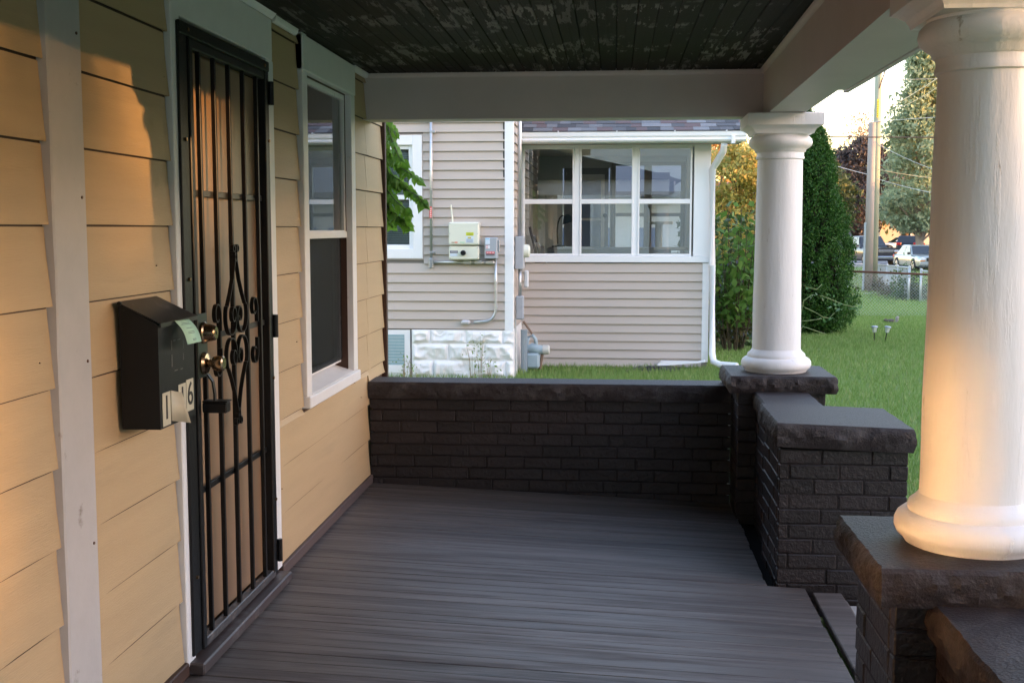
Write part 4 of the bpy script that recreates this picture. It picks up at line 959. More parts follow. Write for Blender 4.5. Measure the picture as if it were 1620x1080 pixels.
def leaves_mesh(name, C, size, mt, up=.4, aspect=.5, droop=None, jitter=.35):
    """one diamond leaf per centre"""
    n = len(C); C = np.asarray(C, dtype=np.float64)
    d = RNG.normal(size=(n, 3)); d /= np.linalg.norm(d, axis=1, keepdims=True)
    if droop is not None: d = d * .75 + np.asarray(droop); d /= np.linalg.norm(d, axis=1, keepdims=True)
    nr = RNG.normal(size=(n, 3)); nr[:, 2] += up * 2; sd = np.cross(d, nr); sd /= np.linalg.norm(sd, axis=1, keepdims=True) + 1e-9
    sz = size * (1 + jitter * RNG.uniform(-1, 1, (n, 1)))
    nn = np.cross(sd, d)
    V = np.empty((n, 4, 3)); V[:, 0] = C - d * sz * .5; V[:, 1] = C + sd * sz * aspect * .5 - d * sz * .08; V[:, 2] = C + d * sz * .5 - nn * sz * .10; V[:, 3] = C - sd * sz * aspect * .5 - d * sz * .08
    me = bpy.data.meshes.new(name); me.vertices.add(4 * n); me.vertices.foreach_set('co', V.reshape(-1))
    me.loops.add(4 * n); me.loops.foreach_set('vertex_index', np.arange(4 * n, dtype=np.int32)); me.polygons.add(n)
    me.polygons.foreach_set('loop_start', np.arange(0, 4 * n, 4, dtype=np.int32)); me.polygons.foreach_set('loop_total', np.full(n, 4, dtype=np.int32)); me.update(); me.validate(); me.materials.append(mt); return me
def clump_points(clumps, per, rad):
    out = []
    for c in clumps:
        k = max(3, int(per * random.uniform(.5, 1.5))); r = rad * random.uniform(.6, 1.3)
        p = RNG.normal(size=(k, 3)); p /= np.linalg.norm(p, axis=1, keepdims=True) + 1e-9; p *= r * RNG.uniform(.25, 1, (k, 1)) ** .5; p[:, 2] *= .7; out.append(p + np.asarray(c))
    return np.concatenate(out)
def tree(name, x, y, h, crown_r, z_lo, n_clump, per, leaf, label, lm, bark, trunk_r, group=None, crad=None, cone=False, gap=.0, lean=0):
    z0 = gz(y); t = thing(name, (x, y, z0), label, 'tree', group)
    mb = MB(); pts = []; top = z0 + h * .88
    for i in range(8): u = i / 7; pts.append((x + lean * u + .12 * crown_r * noise.noise(Vector((x, u * 2, 0))), y + .1 * crown_r * noise.noise(Vector((y, u * 2, 4))), z0 - .1 + (top - z0) * u))
    mb.tube(pts, [trunk_r * (1 - .85 * i / 7) for i in range(8)], 10)
    cl = []
    for i in range(n_clump):
        for _ in range(30):
            u = random.random(); a = random.uniform(0, 2 * pi)
            prof = (1 - u) ** .75 * (.35 + .65 * min(1, u * 6)) if cone else sqrt(max(0, 1 - (2 * u - 1) ** 2)) * (1.08 - .35 * u)
            r = crown_r * prof * random.uniform(.35, 1.0) ** .6 * (.78 + .44 * noise.noise(Vector((cos(a) * 1.3 + x, sin(a) * 1.3, u * 3))))
            c = (x + lean * u + r * cos(a), y + r * sin(a), z0 + z_lo + (h - z_lo) * u)
            if noise.noise(Vector(c) * (1.6 / max(1, crown_r * .35))) > -gap: break
        cl.append(c)
        if i % 3 == 0:
            zb_ = max(z0 + z_lo * .6, c[2] - .55 * (abs(c[0] - x) + abs(c[1] - y)) - .4); f = min(.95, max(0, (zb_ - z0) / (top - z0)))
            mid = ((x + lean * f + c[0]) / 2, (y + c[1]) / 2, (zb_ + c[2]) / 2 + .1); mb.tube([(x + lean * f, y, zb_), mid, c], [trunk_r * .30 * (1.05 - f), trunk_r * .16, trunk_r * .05], 5)
    smooth_by_angle(mb.build('trunk', bark, t), 60)
    o = place('crown', leaves_mesh('crown', clump_points(cl, per, crad or crown_r * .2), leaf, lm), t); return t

# lawn sheet that follows the measured slope, out to the horizon
ys_ = sorted(set([-600, -200, -60, -20] + [i * 1.0 for i in range(-4, 75)] + [76, 80, 90, 110, 140, 200, 400, 1000, 2500])); xs_ = [-1500, -300, -60, -20, -10] + [i * 1.5 for i in range(-4, 22)] + [40, 60, 120, 400, 1500]
gm = MB(); W_ = len(xs_)
for yy in ys_:
    for xx in xs_: gm.v.append((xx, yy, gz(yy) + (.03 * noise.noise(Vector((xx * .25, yy * .25, 0))) if 14.5 < yy < 60 else 0)))
for i in range(len(ys_) - 1):
    for j in range(W_ - 1): gm.f.append((i * W_ + j, i * W_ + j + 1, (i + 1) * W_ + j + 1, (i + 1) * W_ + j))
M_lawn = mat('lawn_turf', (.165, .235, .07), .85, .15, var=.14, vscale=.7, dirt=(.23, .24, .10), dscale=.55, dlo=.52, dhi=.75, bump=.6, bscale=60, bdist=.03)
lawn = struct(gm.build('lawn', M_lawn, None, True))
# grass blades, thick where the camera looks down on the yard
def blades(n, y0, y1, size, xlo, xhi, h):
    yy = y0 + (y1 - y0) * RNG.uniform(0, 1, n) ** 1.0; lo = np.array([xlo(q) for q in yy]); hi = np.array([xhi(q) for q in yy]); xx = lo + (hi - lo) * RNG.uniform(0, 1, n)
    zz = np.array([gz(q) for q in yy]) + np.array([.03 * noise.noise(Vector((a * .25, b * .25, 0))) if b > 14.5 else 0. for a, b in zip(xx, yy)])
    return xx, yy, zz
def grass(name, n, y0, y1, xlo, xhi, h, w, label):
    xx, yy, zz = blades(n, y0, y1, h, xlo, xhi, h); a = RNG.uniform(0, 2 * pi, n); hh = h * RNG.uniform(.5, 1.3, n); ln = RNG.normal(size=(n, 2)) * h * .35
    keep = ~((xx < 1.2) & (yy > YM - .03) & (xx < cx1 + .02)) & ~((xx < sx1 + .02) & (yy > YS - .0) & (yy < YB + .5))
    xx, yy, zz, a, hh, ln = xx[keep], yy[keep], zz[keep], a[keep], hh[keep], ln[keep]; n = len(xx)
    V = np.empty((n, 3, 3)); V[:, 0] = np.stack([xx - w * np.cos(a), yy - w * np.sin(a), zz - .005], 1); V[:, 1] = np.stack([xx + w * np.cos(a), yy + w * np.sin(a), zz - .005], 1); V[:, 2] = np.stack([xx + ln[:, 0], yy + ln[:, 1], zz + hh], 1)
    me = bpy.data.meshes.new(name); me.vertices.add(3 * n); me.vertices.foreach_set('co', V.reshape(-1)); me.loops.add(3 * n); me.loops.foreach_set('vertex_index', np.arange(3 * n, dtype=np.int32)); me.polygons.add(n)
    me.polygons.foreach_set('loop_start', np.arange(0, 3 * n, 3, dtype=np.int32)); me.polygons.foreach_set('loop_total', np.full(n, 3, dtype=np.int32)); me.update(); me.materials.append(M_grass)
    o = place(name, me); o['kind'] = 'stuff'; return tag(o, label, 'grass')
M_grass = leaf_mat('grass_blades', (.14, .235, .05), (.22, .34, .09), (.36, .37, .16), .3, .6)
grass('lawn_grass', 110000, 7.2, 34, lambda q: .6 if q < 17 else .16 * q - .6, lambda q: .27 * q + .6, .055, .006, 'short green lawn grass beyond the porch parapet')
grass('grass_strip', 26000, 11.0, 13.85, lambda q: -2.9, lambda q: 1.9, .075, .006, 'strip of grass and weeds along the foot of the neighbouring house')
grass('side_grass', 90000, 5.6, 34, lambda q: .27 * q + .6, lambda q: min(13, 3.0 + .75 * q), .06, .008, 'open lawn grass towards the street in front of the porch')
grass('far_grass', 30000, 34, 73, lambda q: .17 * q, lambda q: .36 * q, .12, .02, 'grass verge beyond the chain link fence')
def weed(x, y, n, h, label):
    mb = MB(); z0 = gz(y)
    for i in range(n):
        a = random.uniform(0, 2 * pi); l = random.uniform(.02, .10); hh = h * random.uniform(.4, 1.1); mb.tube([(x + .02 * cos(a), y + .02 * sin(a), z0), (x + l * .5 * cos(a), y + l * .5 * sin(a), z0 + hh * .6), (x + l * cos(a), y + l * sin(a), z0 + hh)], [.0025, .002, .001], 4)
    t = thing('weed', (x, y, z0), label, 'weed', 'dry weeds by the white foundation'); mb.build('stems', mat('dry_stem', (.26, .20, .12), .8), t)
    c = [(x + random.gauss(0, .06), y + random.gauss(0, .04), z0 + random.uniform(.02, h)) for _ in range(30)]; place('leaves', leaves_mesh('leaves', c, .035, M_grass), t)
for xx, hh, lb in ((640, .30, 'thin dry weed stems under the basement window'), (652, .22, 'short dry weed beside the basement window frame'), (747, .45, 'tall thin dry weed stems against the middle of the white foundation'), (760, .50, 'tallest dry weed stems against the white block foundation'), (775, .25, 'short dry weed tuft near the corner of the white foundation')):
    weed(pY(xx, 590, YM - .12).x, YM - .12, 6, hh, lb)

# street and pavement
st = MB(); 
st.quad((-80, 73.5, gz(73.5) + .02), (120, 73.5, gz(73.5) + .02), (120, 76, gz(76) + .02), (-80, 76, gz(76) + .02)); st.quad((-80, 76, gz(76) + .02), (120, 76, gz(76) + .02), (120, 128, gz(128) + .02), (-80, 128, gz(128) + .02))
st.quad((16.2, 50, gz(50) + .024), (30, 50, gz(50) + .024), (30, 68, gz(68) + .024), (16.2, 68, gz(68) + .024)); st.quad((16.2, 68, gz(68) + .024), (30, 68, gz(68) + .024), (30, 73.5, gz(73.5) + .024), (16.2, 73.5, gz(73.5) + .024))
struct(st.build('street', mat('asphalt', (.20, .20, .21), .8, .3, var=.08, vscale=.8, bump=.2, bscale=30)))
kb = MB(); kb.cbox(-80, 16.2, 73.35, 73.5, gz(73.5) - .05, gz(73.5) + .12, .02); struct(kb.build('kerb', mat('concrete', (.36, .35, .33), .85, .2, var=.1, vscale=3)))
wk = MB(); wk.quad((9.2, 43.5, gz(43.5) + .03), (12.4, 43.5, gz(43.5) + .03), (12.4, 45, gz(45) + .03), (9.2, 45, gz(45) + .03)); struct(wk.build('pavement', MATS['concrete']))
wk = MB().box(1.6, 14, 4.2, 5.4, -.25, -.20); struct(wk.build('front_path', MATS['concrete']))
stp = thing('porch_steps', (1.3, 4.0, -.22), 'concrete porch steps in the opening beside the brick pier', 'steps')
MB().cbox(1.0, 1.35, 3.16, 4.94, -.22, -.13 - .02, .01).build('step', MATS['concrete'], stp); MB().cbox(1.352, 1.7, 3.16, 4.94, -.24, -.185, .01).build('step', MATS['concrete'], stp)

# ---- arborvitae
ax, ay = pY(1268, 520, 20.5).x, 20.5; az = gz(ay); ah = pY(1290, 176, ay).z - az
t = thing('arborvitae', (ax, ay, az), 'tall dense dark green conical arborvitae on the lawn behind the far column', 'tree')
MB().tube([(ax, ay, az - .1), (ax, ay, az + ah * .8)], [.09, .02], 8).build('trunk', mat('grey_bark', (.10, .08, .065), .9, .1, bump=.8, bscale=30), t)
pr_ = [(0, .62), (.04, .84), (.12, .95), (.25, .90), (.45, .78), (.62, .66), (.78, .50), (.90, .30), (.97, .12), (1.0, .02)]
def arb_r(u):
    for (a, ra), (b, rb) in zip(pr_, pr_[1:]):
        if u <= b: return ra + (rb - ra) * (u - a) / (b - a)
    return .02
P = []
for i in range(4200):
    u = random.random() ** 1.15; a = random.uniform(0, 2 * pi); lump = 1 + .22 * noise.noise(Vector((cos(a) * 2.2, sin(a) * 2.2, u * 7))) + .10 * noise.noise(Vector((cos(a) * 5, sin(a) * 5, u * 18)))
    r = .93 * arb_r(u) * lump * random.uniform(.80, 1.04); c = np.array([ax + r * cos(a), ay + r * sin(a), az + ah * (u * .97 + .015)])
    k = 22; q = RNG.normal(size=(k, 3)) * np.array([.028, .028, .070]); q[:, 2] += .03; P.append(q + c)
P = np.concatenate(P)
o = place('crown', leaves_mesh('crown', P, .046, leaf_mat('arborvitae_sprays', (.020, .070, .008), (.040, .115, .014), (.07, .165, .022), .2, .6), up=0, aspect=.40, droop=(0, 0, .7)), t)
P = []
for i in range(900):
    u = random.random(); a = random.uniform(0, 2 * pi); r = .55 * arb_r(u) * .93; P.append((ax + r * cos(a), ay + r * sin(a), az + ah * u * .95))
place('inner_twigs', leaves_mesh('inner_twigs', P, .34, mat('dead_twigs', (.03, .026, .018), .9, .1), up=0, aspect=.8), t)

# ---- broad-leaved bush beside the sunroom
bx_, by_ = pY(1160, 560, 16.6).x, 16.6; bz = gz(by_)
t = thing('leafy_bush', (bx_, by_, bz), 'broad-leaved green bush growing beside the sunroom downspout', 'bush')
mb = MB(); P = []; P2 = []
for i in range(24):
    a = random.uniform(0, 2 * pi); r = random.uniform(.15, .50); hh = random.uniform(1.1, 2.05); tip = (bx_ + r * cos(a), by_ + r * sin(a), bz + hh)
    mb.tube([(bx_ + .12 * cos(a), by_ + .12 * sin(a), bz - .05), (bx_ + r * .7 * cos(a), by_ + r * .7 * sin(a), bz + hh * .5), tip], [.012, .009, .004], 5)
    for k in range(46):
        u = random.uniform(.12, 1.0); c = Vector((bx_ + r * u ** .6 * cos(a), by_ + r * u ** .6 * sin(a), bz + hh * u)) + Vector((random.gauss(0, .11), random.gauss(0, .11), random.gauss(0, .05))); (P if u > .30 else P2).append(c)
mb.build('stems', mat('reddish_stem', (.06, .045, .025), .7), t)
place('leaves', leaves_mesh('leaves', [tuple(p) for p in P], .125, leaf_mat('bush_leaves', (.075, .17, .03), (.13, .25, .05), (.20, .29, .07), .4), up=1.2, aspect=.72, droop=(0, -.2, -.25)), t)
place('lower_leaves', leaves_mesh('lower_leaves', [tuple(p) for p in P2] * 2, .07, leaf_mat('dry_bush_leaves', (.04, .06, .02), (.10, .09, .03), (.16, .10, .04), .3), up=.4, aspect=.5), t)
P = [(bx_ + random.uniform(-.75, .55), by_ + 1.0 + random.uniform(-.3, .5), bz + random.uniform(0, 1.9) ) for _ in range(1500)]
t2 = thing('hedge_shrub', (bx_, by_ + 1.1, bz), 'darker small-leaved shrub behind the broad-leaved bush', 'bush'); place('leaves', leaves_mesh('leaves', P, .11, leaf_mat('shrub_leaves', (.03, .07, .018), (.06, .11, .03), None, .3), up=.5, aspect=.55), t2)
MB().tube([(bx_, by_ + 1.1, bz), (bx_ + .05, by_ + 1.1, bz + 1.4)], [.03, .01], 6).build('stem', MATS['reddish_stem'], t2)
# blue rail between bush leaves: back garden fence
t = thing('garden_fence', (1.6, 19.0, gz(19)), 'dark blue-grey garden fence half hidden behind the bush', 'fence'); M_bf = mat('blue_grey_fence', (.10, .12, .17), .7)
for zz in (1.10, .45): MB().box(.9, 3.0, 19.0, 19.05, gz(19) + zz, gz(19) + zz + .09).build('rail', M_bf, t)
for i in range(12): MB().cbox(.9 + i * .175, 1.06 + i * .175, 18.97, 18.999, gz(19) - .02, gz(19) + 1.25, .006).build('fence_board', M_bf, t)

# ---- hanging leafy branch at the house corner
t = thing('leafy_branch', (-1.48, 7.35, 2.9), 'green leafy branch hanging past the house corner board in front of the neighbour window', 'branch')
lm = MB(); lm.v = [(0, 0, 0), (.028, -.012, -.003), (.045, -.030, -.006), (.040, -.060, -.008), (.012, -.100, -.02), (0, -.125, -.03), (-.012, -.100, -.02), (-.040, -.060, -.008), (-.045, -.030, -.006), (-.028, -.012, -.003), (0, -.03, .004), (0, -.065, .004), (0, -.1, -.008)]
lm.f = [(0, 1, 10), (1, 2, 10), (2, 3, 11, 10), (3, 4, 12, 11), (4, 5, 12), (5, 6, 12), (6, 7, 11, 12), (7, 8, 10, 11), (8, 9, 10), (9, 0, 10)]
leafs = [lm.mesh('leaf', mat('vine_leaf_%d' % i, c, .42, .4, trans=0)) for i, c in enumerate([(.09, .20, .02), (.12, .26, .035), (.06, .14, .015), (.15, .30, .04)])]
for lmesh in leafs:
    N = lmesh.materials[0].node_tree.nodes; L = lmesh.materials[0].node_tree.links; tr = N.new('ShaderNodeBsdfTranslucent'); tr.inputs[0].default_value = (.24, .46, .05, 1); mx = N.new('ShaderNodeMixShader'); mx.inputs[0].default_value = .4
    L.new(N['Principled BSDF'].outputs[0], mx.inputs[1]); L.new(tr.outputs[0], mx.inputs[2]); L.new(mx.outputs[0], N['Material Output'].inputs[0])
def vine(pts, every=4.2, spread=1.0):
    P3 = [pY(x, y, Y) for x, y, Y in pts]; MB().tube(P3, .003, 5).build('twig', mat('vine_stem', (.06, .06, .025), .7), t)
    side = 1
    for (a, b) in zip(P3, P3[1:]):
        d = (b - a); L = d.length; n = max(1, int(L / .016)); dn = d.normalized()
        for i in range(n):
            p = a.lerp(b, (i + random.random() * .5) / n); side = -side
            vec = Vector((dn.x * .5 + side * random.uniform(.25, .9) * spread, random.uniform(-.5, .5), dn.z * .4 - random.uniform(.25, 1.0))).normalized()
            nrm = Vector((random.uniform(-.4, .4), -1 + random.uniform(-.2, .5), random.uniform(-.1, .8))).normalized()
            xa = (-vec).cross(nrm).normalized(); za = xa.cross(-vec).normalized(); R = Matrix((xa, -vec, za)).transposed().to_euler()
            sc = random.uniform(.38, .66); place('leaf', random.choice(leafs), t, p, R, (sc, sc, sc))
Yv = 7.35
vine([(602, 150, Yv), (612, 195, Yv), (622, 228, Yv - .05), (632, 250, Yv - .1), (640, 262, Yv)])
vine([(602, 180, Yv + .1), (610, 235, Yv), (628, 262, Yv), (648, 274, Yv - .1), (662, 286, Yv - .1)])
vine([(600, 230, Yv), (618, 285, Yv), (640, 298, Yv), (660, 310, Yv - .1), (674, 326, Yv - .1)])
vine([(600, 250, Yv), (612, 300, Yv), (626, 318, Yv - .05), (640, 330, Yv - .1), (645, 338, Yv)])
vine([(600, 280, Yv), (610, 322, Yv), (622, 340, Yv), (638, 348, Yv), (648, 362, Yv)])
vine([(598, 300, Yv), (606, 330, Yv), (614, 348, Yv), (622, 360, Yv)], spread=.8)
vine([(598, 200, Yv + .15), (604, 240, Yv + .15), (608, 290, Yv + .1), (612, 330, Yv + .1)], spread=.9)
vine([(601, 260, Yv + .1), (615, 275, Yv), (632, 285, Yv), (650, 300, Yv), (664, 318, Yv)])
vine([(601, 310, Yv), (618, 330, Yv), (632, 344, Yv), (644, 352, Yv)])
vine([(604, 160, Yv + .1), (620, 200, Yv + .1), (626, 215, Yv)], spread=.8)

# ---- rambling rose stems
t = thing('rose_stems', (pY(1262, 520, 12.5).x, 12.5, gz(12.5)), 'thin pale arching rose stems with a few leaves in front of the arborvitae', 'plant'); M_rs = mat('pale_green_stem', (.20, .24, .10), .7); P = []
for pts in ([(1262, 560), (1266, 500), (1272, 475), (1285, 466), (1300, 468), (1318, 475), (1335, 482), (1352, 486)], [(1260, 560), (1264, 480), (1275, 487), (1290, 494), (1303, 502), (1312, 503), (1320, 495)], [(1262, 540), (1266, 508), (1280, 507), (1300, 504)], [(1262, 480), (1268, 450), (1280, 455), (1292, 458), (1300, 450)], [(1262, 530), (1270, 516), (1290, 523), (1306, 528)]):
    q = [pY(x, y, 12.5 + random.uniform(-.05, .05)) for x, y in pts]; MB().tube(q, .0045, 5).build('stem', M_rs, t, True)
for (x, y, n) in ((1287, 468, 6), (1312, 472, 7), (1318, 480, 6), (1328, 482, 7), (1340, 484, 6), (1352, 487, 8), (1324, 490, 6), (1308, 504, 6), (1304, 508, 4), (1278, 453, 3)):
    for _ in range(n): P.append(tuple(pY(x + random.gauss(0, 4), y + random.gauss(0, 3), 12.5 + random.gauss(0, .05))))
place('leaves', leaves_mesh('leaves', P, .045, leaf_mat('rose_leaves', (.05, .13, .03), (.11, .21, .08), (.20, .25, .16), .35), up=.6, aspect=.6), t)

# ---- path lights and squirrel
M_pl = mat('clear_plastic', (.62, .65, .55), .25, .5); M_cap = mat('steel_cap', (.42, .44, .50), .35, .5, metal=.5)
def path_light(px_, py_, tilt, label):
    Y = 18.4; p = pY(px_, py_, Y); t = thing('path_light', (p.x, Y, gz(Y)), label, 'path light', 'solar path lights on the lawn'); WO[t.name] = Vector((0, 0, 0))
    MB().cyl((0, 0, -.05), (0, 0, .155), .008, 8).build('stake', M_black, t)
    MB().tube([(0, 0, .155), (0, 0, .165), (0, 0, .235)], [.018, .026, .036], 14).build('lens', M_pl, t)
    for k in range(6): a = k * pi / 3; MB().tube([(.027 * cos(a), .027 * sin(a), .16), (.0375 * cos(a), .0375 * sin(a), .236)], .0025, 4).build('rib', M_cap, t)
    MB().tube([(0, 0, .235), (0, 0, .245), (0, 0, .258)], [.052, .052, .034], 16).build('cap', M_cap, t); t.rotation_euler = (0, tilt, 0)
path_light(1383, 538, 0, 'small solar path light standing upright in the grass'); path_light(1400, 540, .16, 'small solar path light leaning over in the grass')
p = pY(1407, 506, 23.6); sq = thing('squirrel', (p.x, 23.6, gz(23.6) - .02), 'small grey squirrel crouched in the lawn grass', 'squirrel'); WO[sq.name] = Vector((0, 0, 0))
M_fur = mat('grey_fur', (.13, .11, .10), .9, .1, var=.15, vscale=60)
def blob(cs, name, n=10, mt=M_fur):
    smooth_by_angle(MB().tube([c[:3] for c in cs], [c[3] for c in cs], n).build(name, mt, sq), 80)
blob([(-.115, 0, .085, .006), (-.105, 0, .088, .016), (-.085, 0, .092, .025), (-.065, 0, .088, .026), (-.048, 0, .08, .026), (-.02, 0, .072, .036), (.02, 0, .07, .046), (.06, 0, .065, .050), (.085, 0, .058, .040), (.10, 0, .055, .016)], 'body', 12)
for s_ in (-1, 1):
    blob([(-.066, s_ * .016, .108, .010), (-.062, s_ * .020, .128, .003)], 'ear', 6); blob([(-.025, s_ * .022, .06, .014), (-.035, s_ * .024, .03, .008), (-.045, s_ * .024, .004, .007)], 'foreleg', 6)
    blob([(.06, s_ * .03, .06, .030), (.045, s_ * .036, .03, .018), (.06, s_ * .036, .012, .010), (.02, s_ * .036, .006, .008)], 'hind_leg', 6); MB().tube([(-.098, s_ * .020, .098), (-.099, s_ * .0225, .098)], .004, 6).build('eye', M_black, sq)
blob([(.095, 0, .05, .014), (.13, 0, .06, .024), (.15, 0, .10, .034), (.145, 0, .135, .036), (.165, 0, .155, .026), (.19, 0, .15, .008)], 'tail', 10, mat('pale_fur', (.30, .28, .26), .9, .1))
# ================================================================== FENCES, POLES, WIRES
M_galv = mat('fence_galvanised', (.42, .45, .48), .45, .5, metal=.5); M_rust = mat('rusty_rail', (.10, .045, .03), .75, .2, var=.15, vscale=20)
def chain_link(a, b, ha, hb, posts, label, rail_m, cell=.055, wr=.0022, rail_r=.024):
    """a, b: (x, y) ends; ha, hb: heights above ground; posts: fractions"""
    A, B = Vector((a[0], a[1], gz(a[1]))), Vector((b[0], b[1], gz(b[1]))); t = thing('chain_link_fence', (A + B) / 2, label, 'fence')
    d = B - A; L = Vector((d.x, d.y, 0)).length
    MB().tube([A + Vector((0, 0, ha)), B + Vector((0, 0, hb))], rail_r, 8).build('top_rail', rail_m, t, True)
    for f_ in posts:
        p = A.lerp(B, f_); h = ha + (hb - ha) * f_; o = MB().cyl((p.x, p.y, p.z - .1), (p.x, p.y, p.z + h + .02), .032, 10).build('post', M_galv, t, True)
        MB().tube([(p.x, p.y, p.z + h + .02), (p.x, p.y, p.z + h + .05), (p.x, p.y, p.z + h + .065)], [.04, .034, .01], 10).build('post_cap', M_galv, o)
    mb = MB(); n = int(L / cell); hh = (ha + hb) / 2 - .03; nv = max(2, int(hh / cell))
    def P_(u, v): q = A.lerp(B, u / n); h = (ha + (hb - ha) * u / n - .03); return Vector((q.x, q.y, q.z + .02 + h * v / nv))
    for s_ in (1, -1):
        for k in range(-nv, n + nv):
            u0, v0, u1, v1 = (k, 0, k + nv, nv) if s_ > 0 else (k + nv, 0, k, nv)
            if s_ > 0:
                if u0 < 0: v0 -= u0; u0 = 0
                if u1 > n: v1 -= u1 - n; u1 = n
            else:
                if u1 < 0: v1 += u1; u1 = 0
                if u0 > n: v0 += u0 - n; u0 = n
            if v1 - v0 > .4: mb.tube([P_(u0, v0), P_(u1, v1)], wr, 3, False)
    o = mb.build('wire_mesh', M_galv, t); o['kind'] = 'stuff'; return t
Yf = 26.5; g_ = lambda Y: gz(Y)
a, b = pY(1318, 428, Yf), pY(1500, 435.5, Yf)
chain_link((a.x, Yf), (b.x, Yf), a.z - gz(Yf), b.z - gz(Yf), [0, 1], 'chain link fence with a rusty brown top rail across the lawn', M_rust, .07, .0019)
c0 = pY(1382, 418, 50); c1 = pY(1439, 423.5, 37); cl_ = pY(1300, 417, 50)
chain_link((cl_.x, 50), (c0.x, 50), cl_.z - gz(50), c0.z - gz(50), [0, .5, 1], 'galvanised chain link fence along the street side verge', M_galv, .09, .0035)
chain_link((c0.x + .05, 49.9), (c1.x, 37), c0.z - gz(50), c1.z - gz(37), [.42, .72, 1], 'galvanised chain link fence angling back from its corner by the utility pole', M_galv, .09, .0035)
c2 = pY(1457.5, 428, 36); c3 = pY(1500, 433, 35)
chain_link((c2.x, 36), (c3.x, 35), c2.z - gz(36), c3.z - gz(35), [0, 1], 'short galvanised chain link gate panel with blue-grey post', M_galv, .09, .0035)
# shrubs along the far fence
for i, (x, y, Y, r, h, col, lb) in enumerate(((1392, 455, 46, .8, .55, ((.10, .085, .05), (.16, .14, .08)), 'dry brownish brush at the foot of the utility pole'), (1417, 468, 41, .7, .5, ((.11, .10, .055), (.15, .14, .08)), 'pale dry brush along the galvanised fence'), (1429, 455, 38.5, .5, .95, ((.05, .10, .03), (.10, .16, .05)), 'green sapling bush growing through the galvanised fence'), (1449, 465, 37.5, .45, .75, ((.05, .08, .04), (.09, .12, .06)), 'grey-green bush beside the fence gate post'))):
    p = pY(x, y, Y); z0 = gz(Y); t = thing('fence_shrub', (p.x, Y, z0), lb, 'bush'); pts = [(p.x + random.gauss(0, r * .45), Y + random.gauss(0, .25), z0 + abs(random.gauss(0, h * .5))) for _ in range(900)]
    place('leaves', leaves_mesh('leaves', pts, .11, leaf_mat('shrub_mat_%d' % i, col[0], col[1], None, .3)), t); MB().tube([(p.x, Y, z0), (p.x + .05, Y, z0 + h * .8)], [.02, .008], 5).build('stem', mat('dry_stem', (.26, .20, .12), .8), t)

M_pole = mat('weathered_pole', (.30, .265, .24), .9, .15, var=.12, vscale=3, stretch=(6, 6, .4), bump=.5, bscale=8)
M_gpole = mat('green_treated_pole', (.29, .31, .24), .85, .15, var=.10, vscale=3, stretch=(6, 6, .4), bump=.5, bscale=8)
Yp = 46
a, b = pY(1380, 194, Yp), pY(1372.5, 466, Yp)
t = thing('utility_pole', (b.x, Yp, gz(Yp)), 'short weathered grey utility pole cut off flat, beside the taller green pole', 'utility pole')
MB().tube([(b.x, Yp, gz(Yp) - .2), (a.x, Yp, a.z)], [.175, .135], 14).build('shaft', M_pole, t, True)
c = pY(1366.5, 352, Yp); MB().tube([(b.x - .19, Yp - .05, gz(Yp)), (b.x - .17, Yp - .05, c.z)], .045, 8).build('conduit', mat('grey_conduit', (.36, .40, .44), .5), t)
a, b = pY(1391.5, 60, Yp + .9), pY(1380.5, 466, Yp + .9)
t = thing('utility_pole', (b.x, Yp + .9, gz(Yp)), 'tall greenish treated utility pole with a yellow number tag', 'utility pole')
MB().tube([(b.x, Yp + .9, gz(Yp) - .2), (a.x, Yp + .9, a.z)], [.17, .125], 14).build('shaft', M_gpole, t, True)
q0, q1 = pY(1388.2, 157, Yp + .74), pY(1391, 186, Yp + .74); tg = MB().cbox(q0.x - .01, q0.x + .06, Yp + .74, Yp + .76, q1.z, q0.z, .004).build('number_tag', mat('yellow_tag', (.75, .55, .05), .5), t)
for k in range(7): zz = q1.z + (q0.z - q1.z) * (k + .7) / 8; MB().box(q0.x + .01, q0.x + .04, Yp + .736, Yp + .739, zz - .02, zz + .02).build('tag_mark', M_black, tg)
a, b = pY(1402, 108, Yp + .7), pY(1391, 140, Yp + .75); MB().tube([a, b], .025, 6).build('brace', mat('brown_brace', (.10, .06, .05), .7), t)
a, b = pY(1384, 193, Yp + .7), pY(1398, 192, Yp + .7); MB().tube([a, b], .02, 6).build('cross_bolt', M_metal, t)
def wire(p, q, r, sag, label, mt):
    a, b = pY(*p), pY(*q); pts = [a.lerp(b, i / 10) - Vector((0, 0, sag * 4 * (i / 10) * (1 - i / 10))) for i in range(11)]
    tag(MB().tube(pts, r * .7, 5).build('utility_wire', mt, None, True), label, 'wire')
M_wire = mat('black_cable_rubber', (.03, .03, .034), .6); M_wl = mat('pale_wire', (.50, .50, .50), .5, metal=.3); M_wt = mat('tan_wire', (.55, .44, .28), .5)
wire((1240, 216, 44), (1620, 217, 46), .034, .02, 'thick dark cable crossing level in front of both utility poles', M_wire)
wire((1388, 192, 46), (1620, 176, 30), .012, .0, 'thin pale wire running level from the top of the short pole', M_wl)
wire((1394, 176, 46.5), (1560, 70, 24), .020, .1, 'upper of two tan service cables rising from the green pole', M_wt)
wire((1394, 178, 46.6), (1560, 80, 24), .016, .25, 'lower of two tan service cables rising from the green pole', M_wt)
wire((1385, 226, 46), (1620, 300, 40), .014, .3, 'grey service wire sloping down past the green tree', M_wl)
wire((1372, 276, 46), (1240, 232, 70), .016, .1, 'pale wire running from the short pole across the purple tree', M_wl)
wire((1388, 268, 46.5), (1560, 287, 46), .018, .1, 'tan wire running from the green pole across the green tree', M_wt)
wire((1388, 283, 46.5), (1560, 318, 40), .016, .1, 'lowest pale wire sloping from the green pole across the green tree', M_wl)
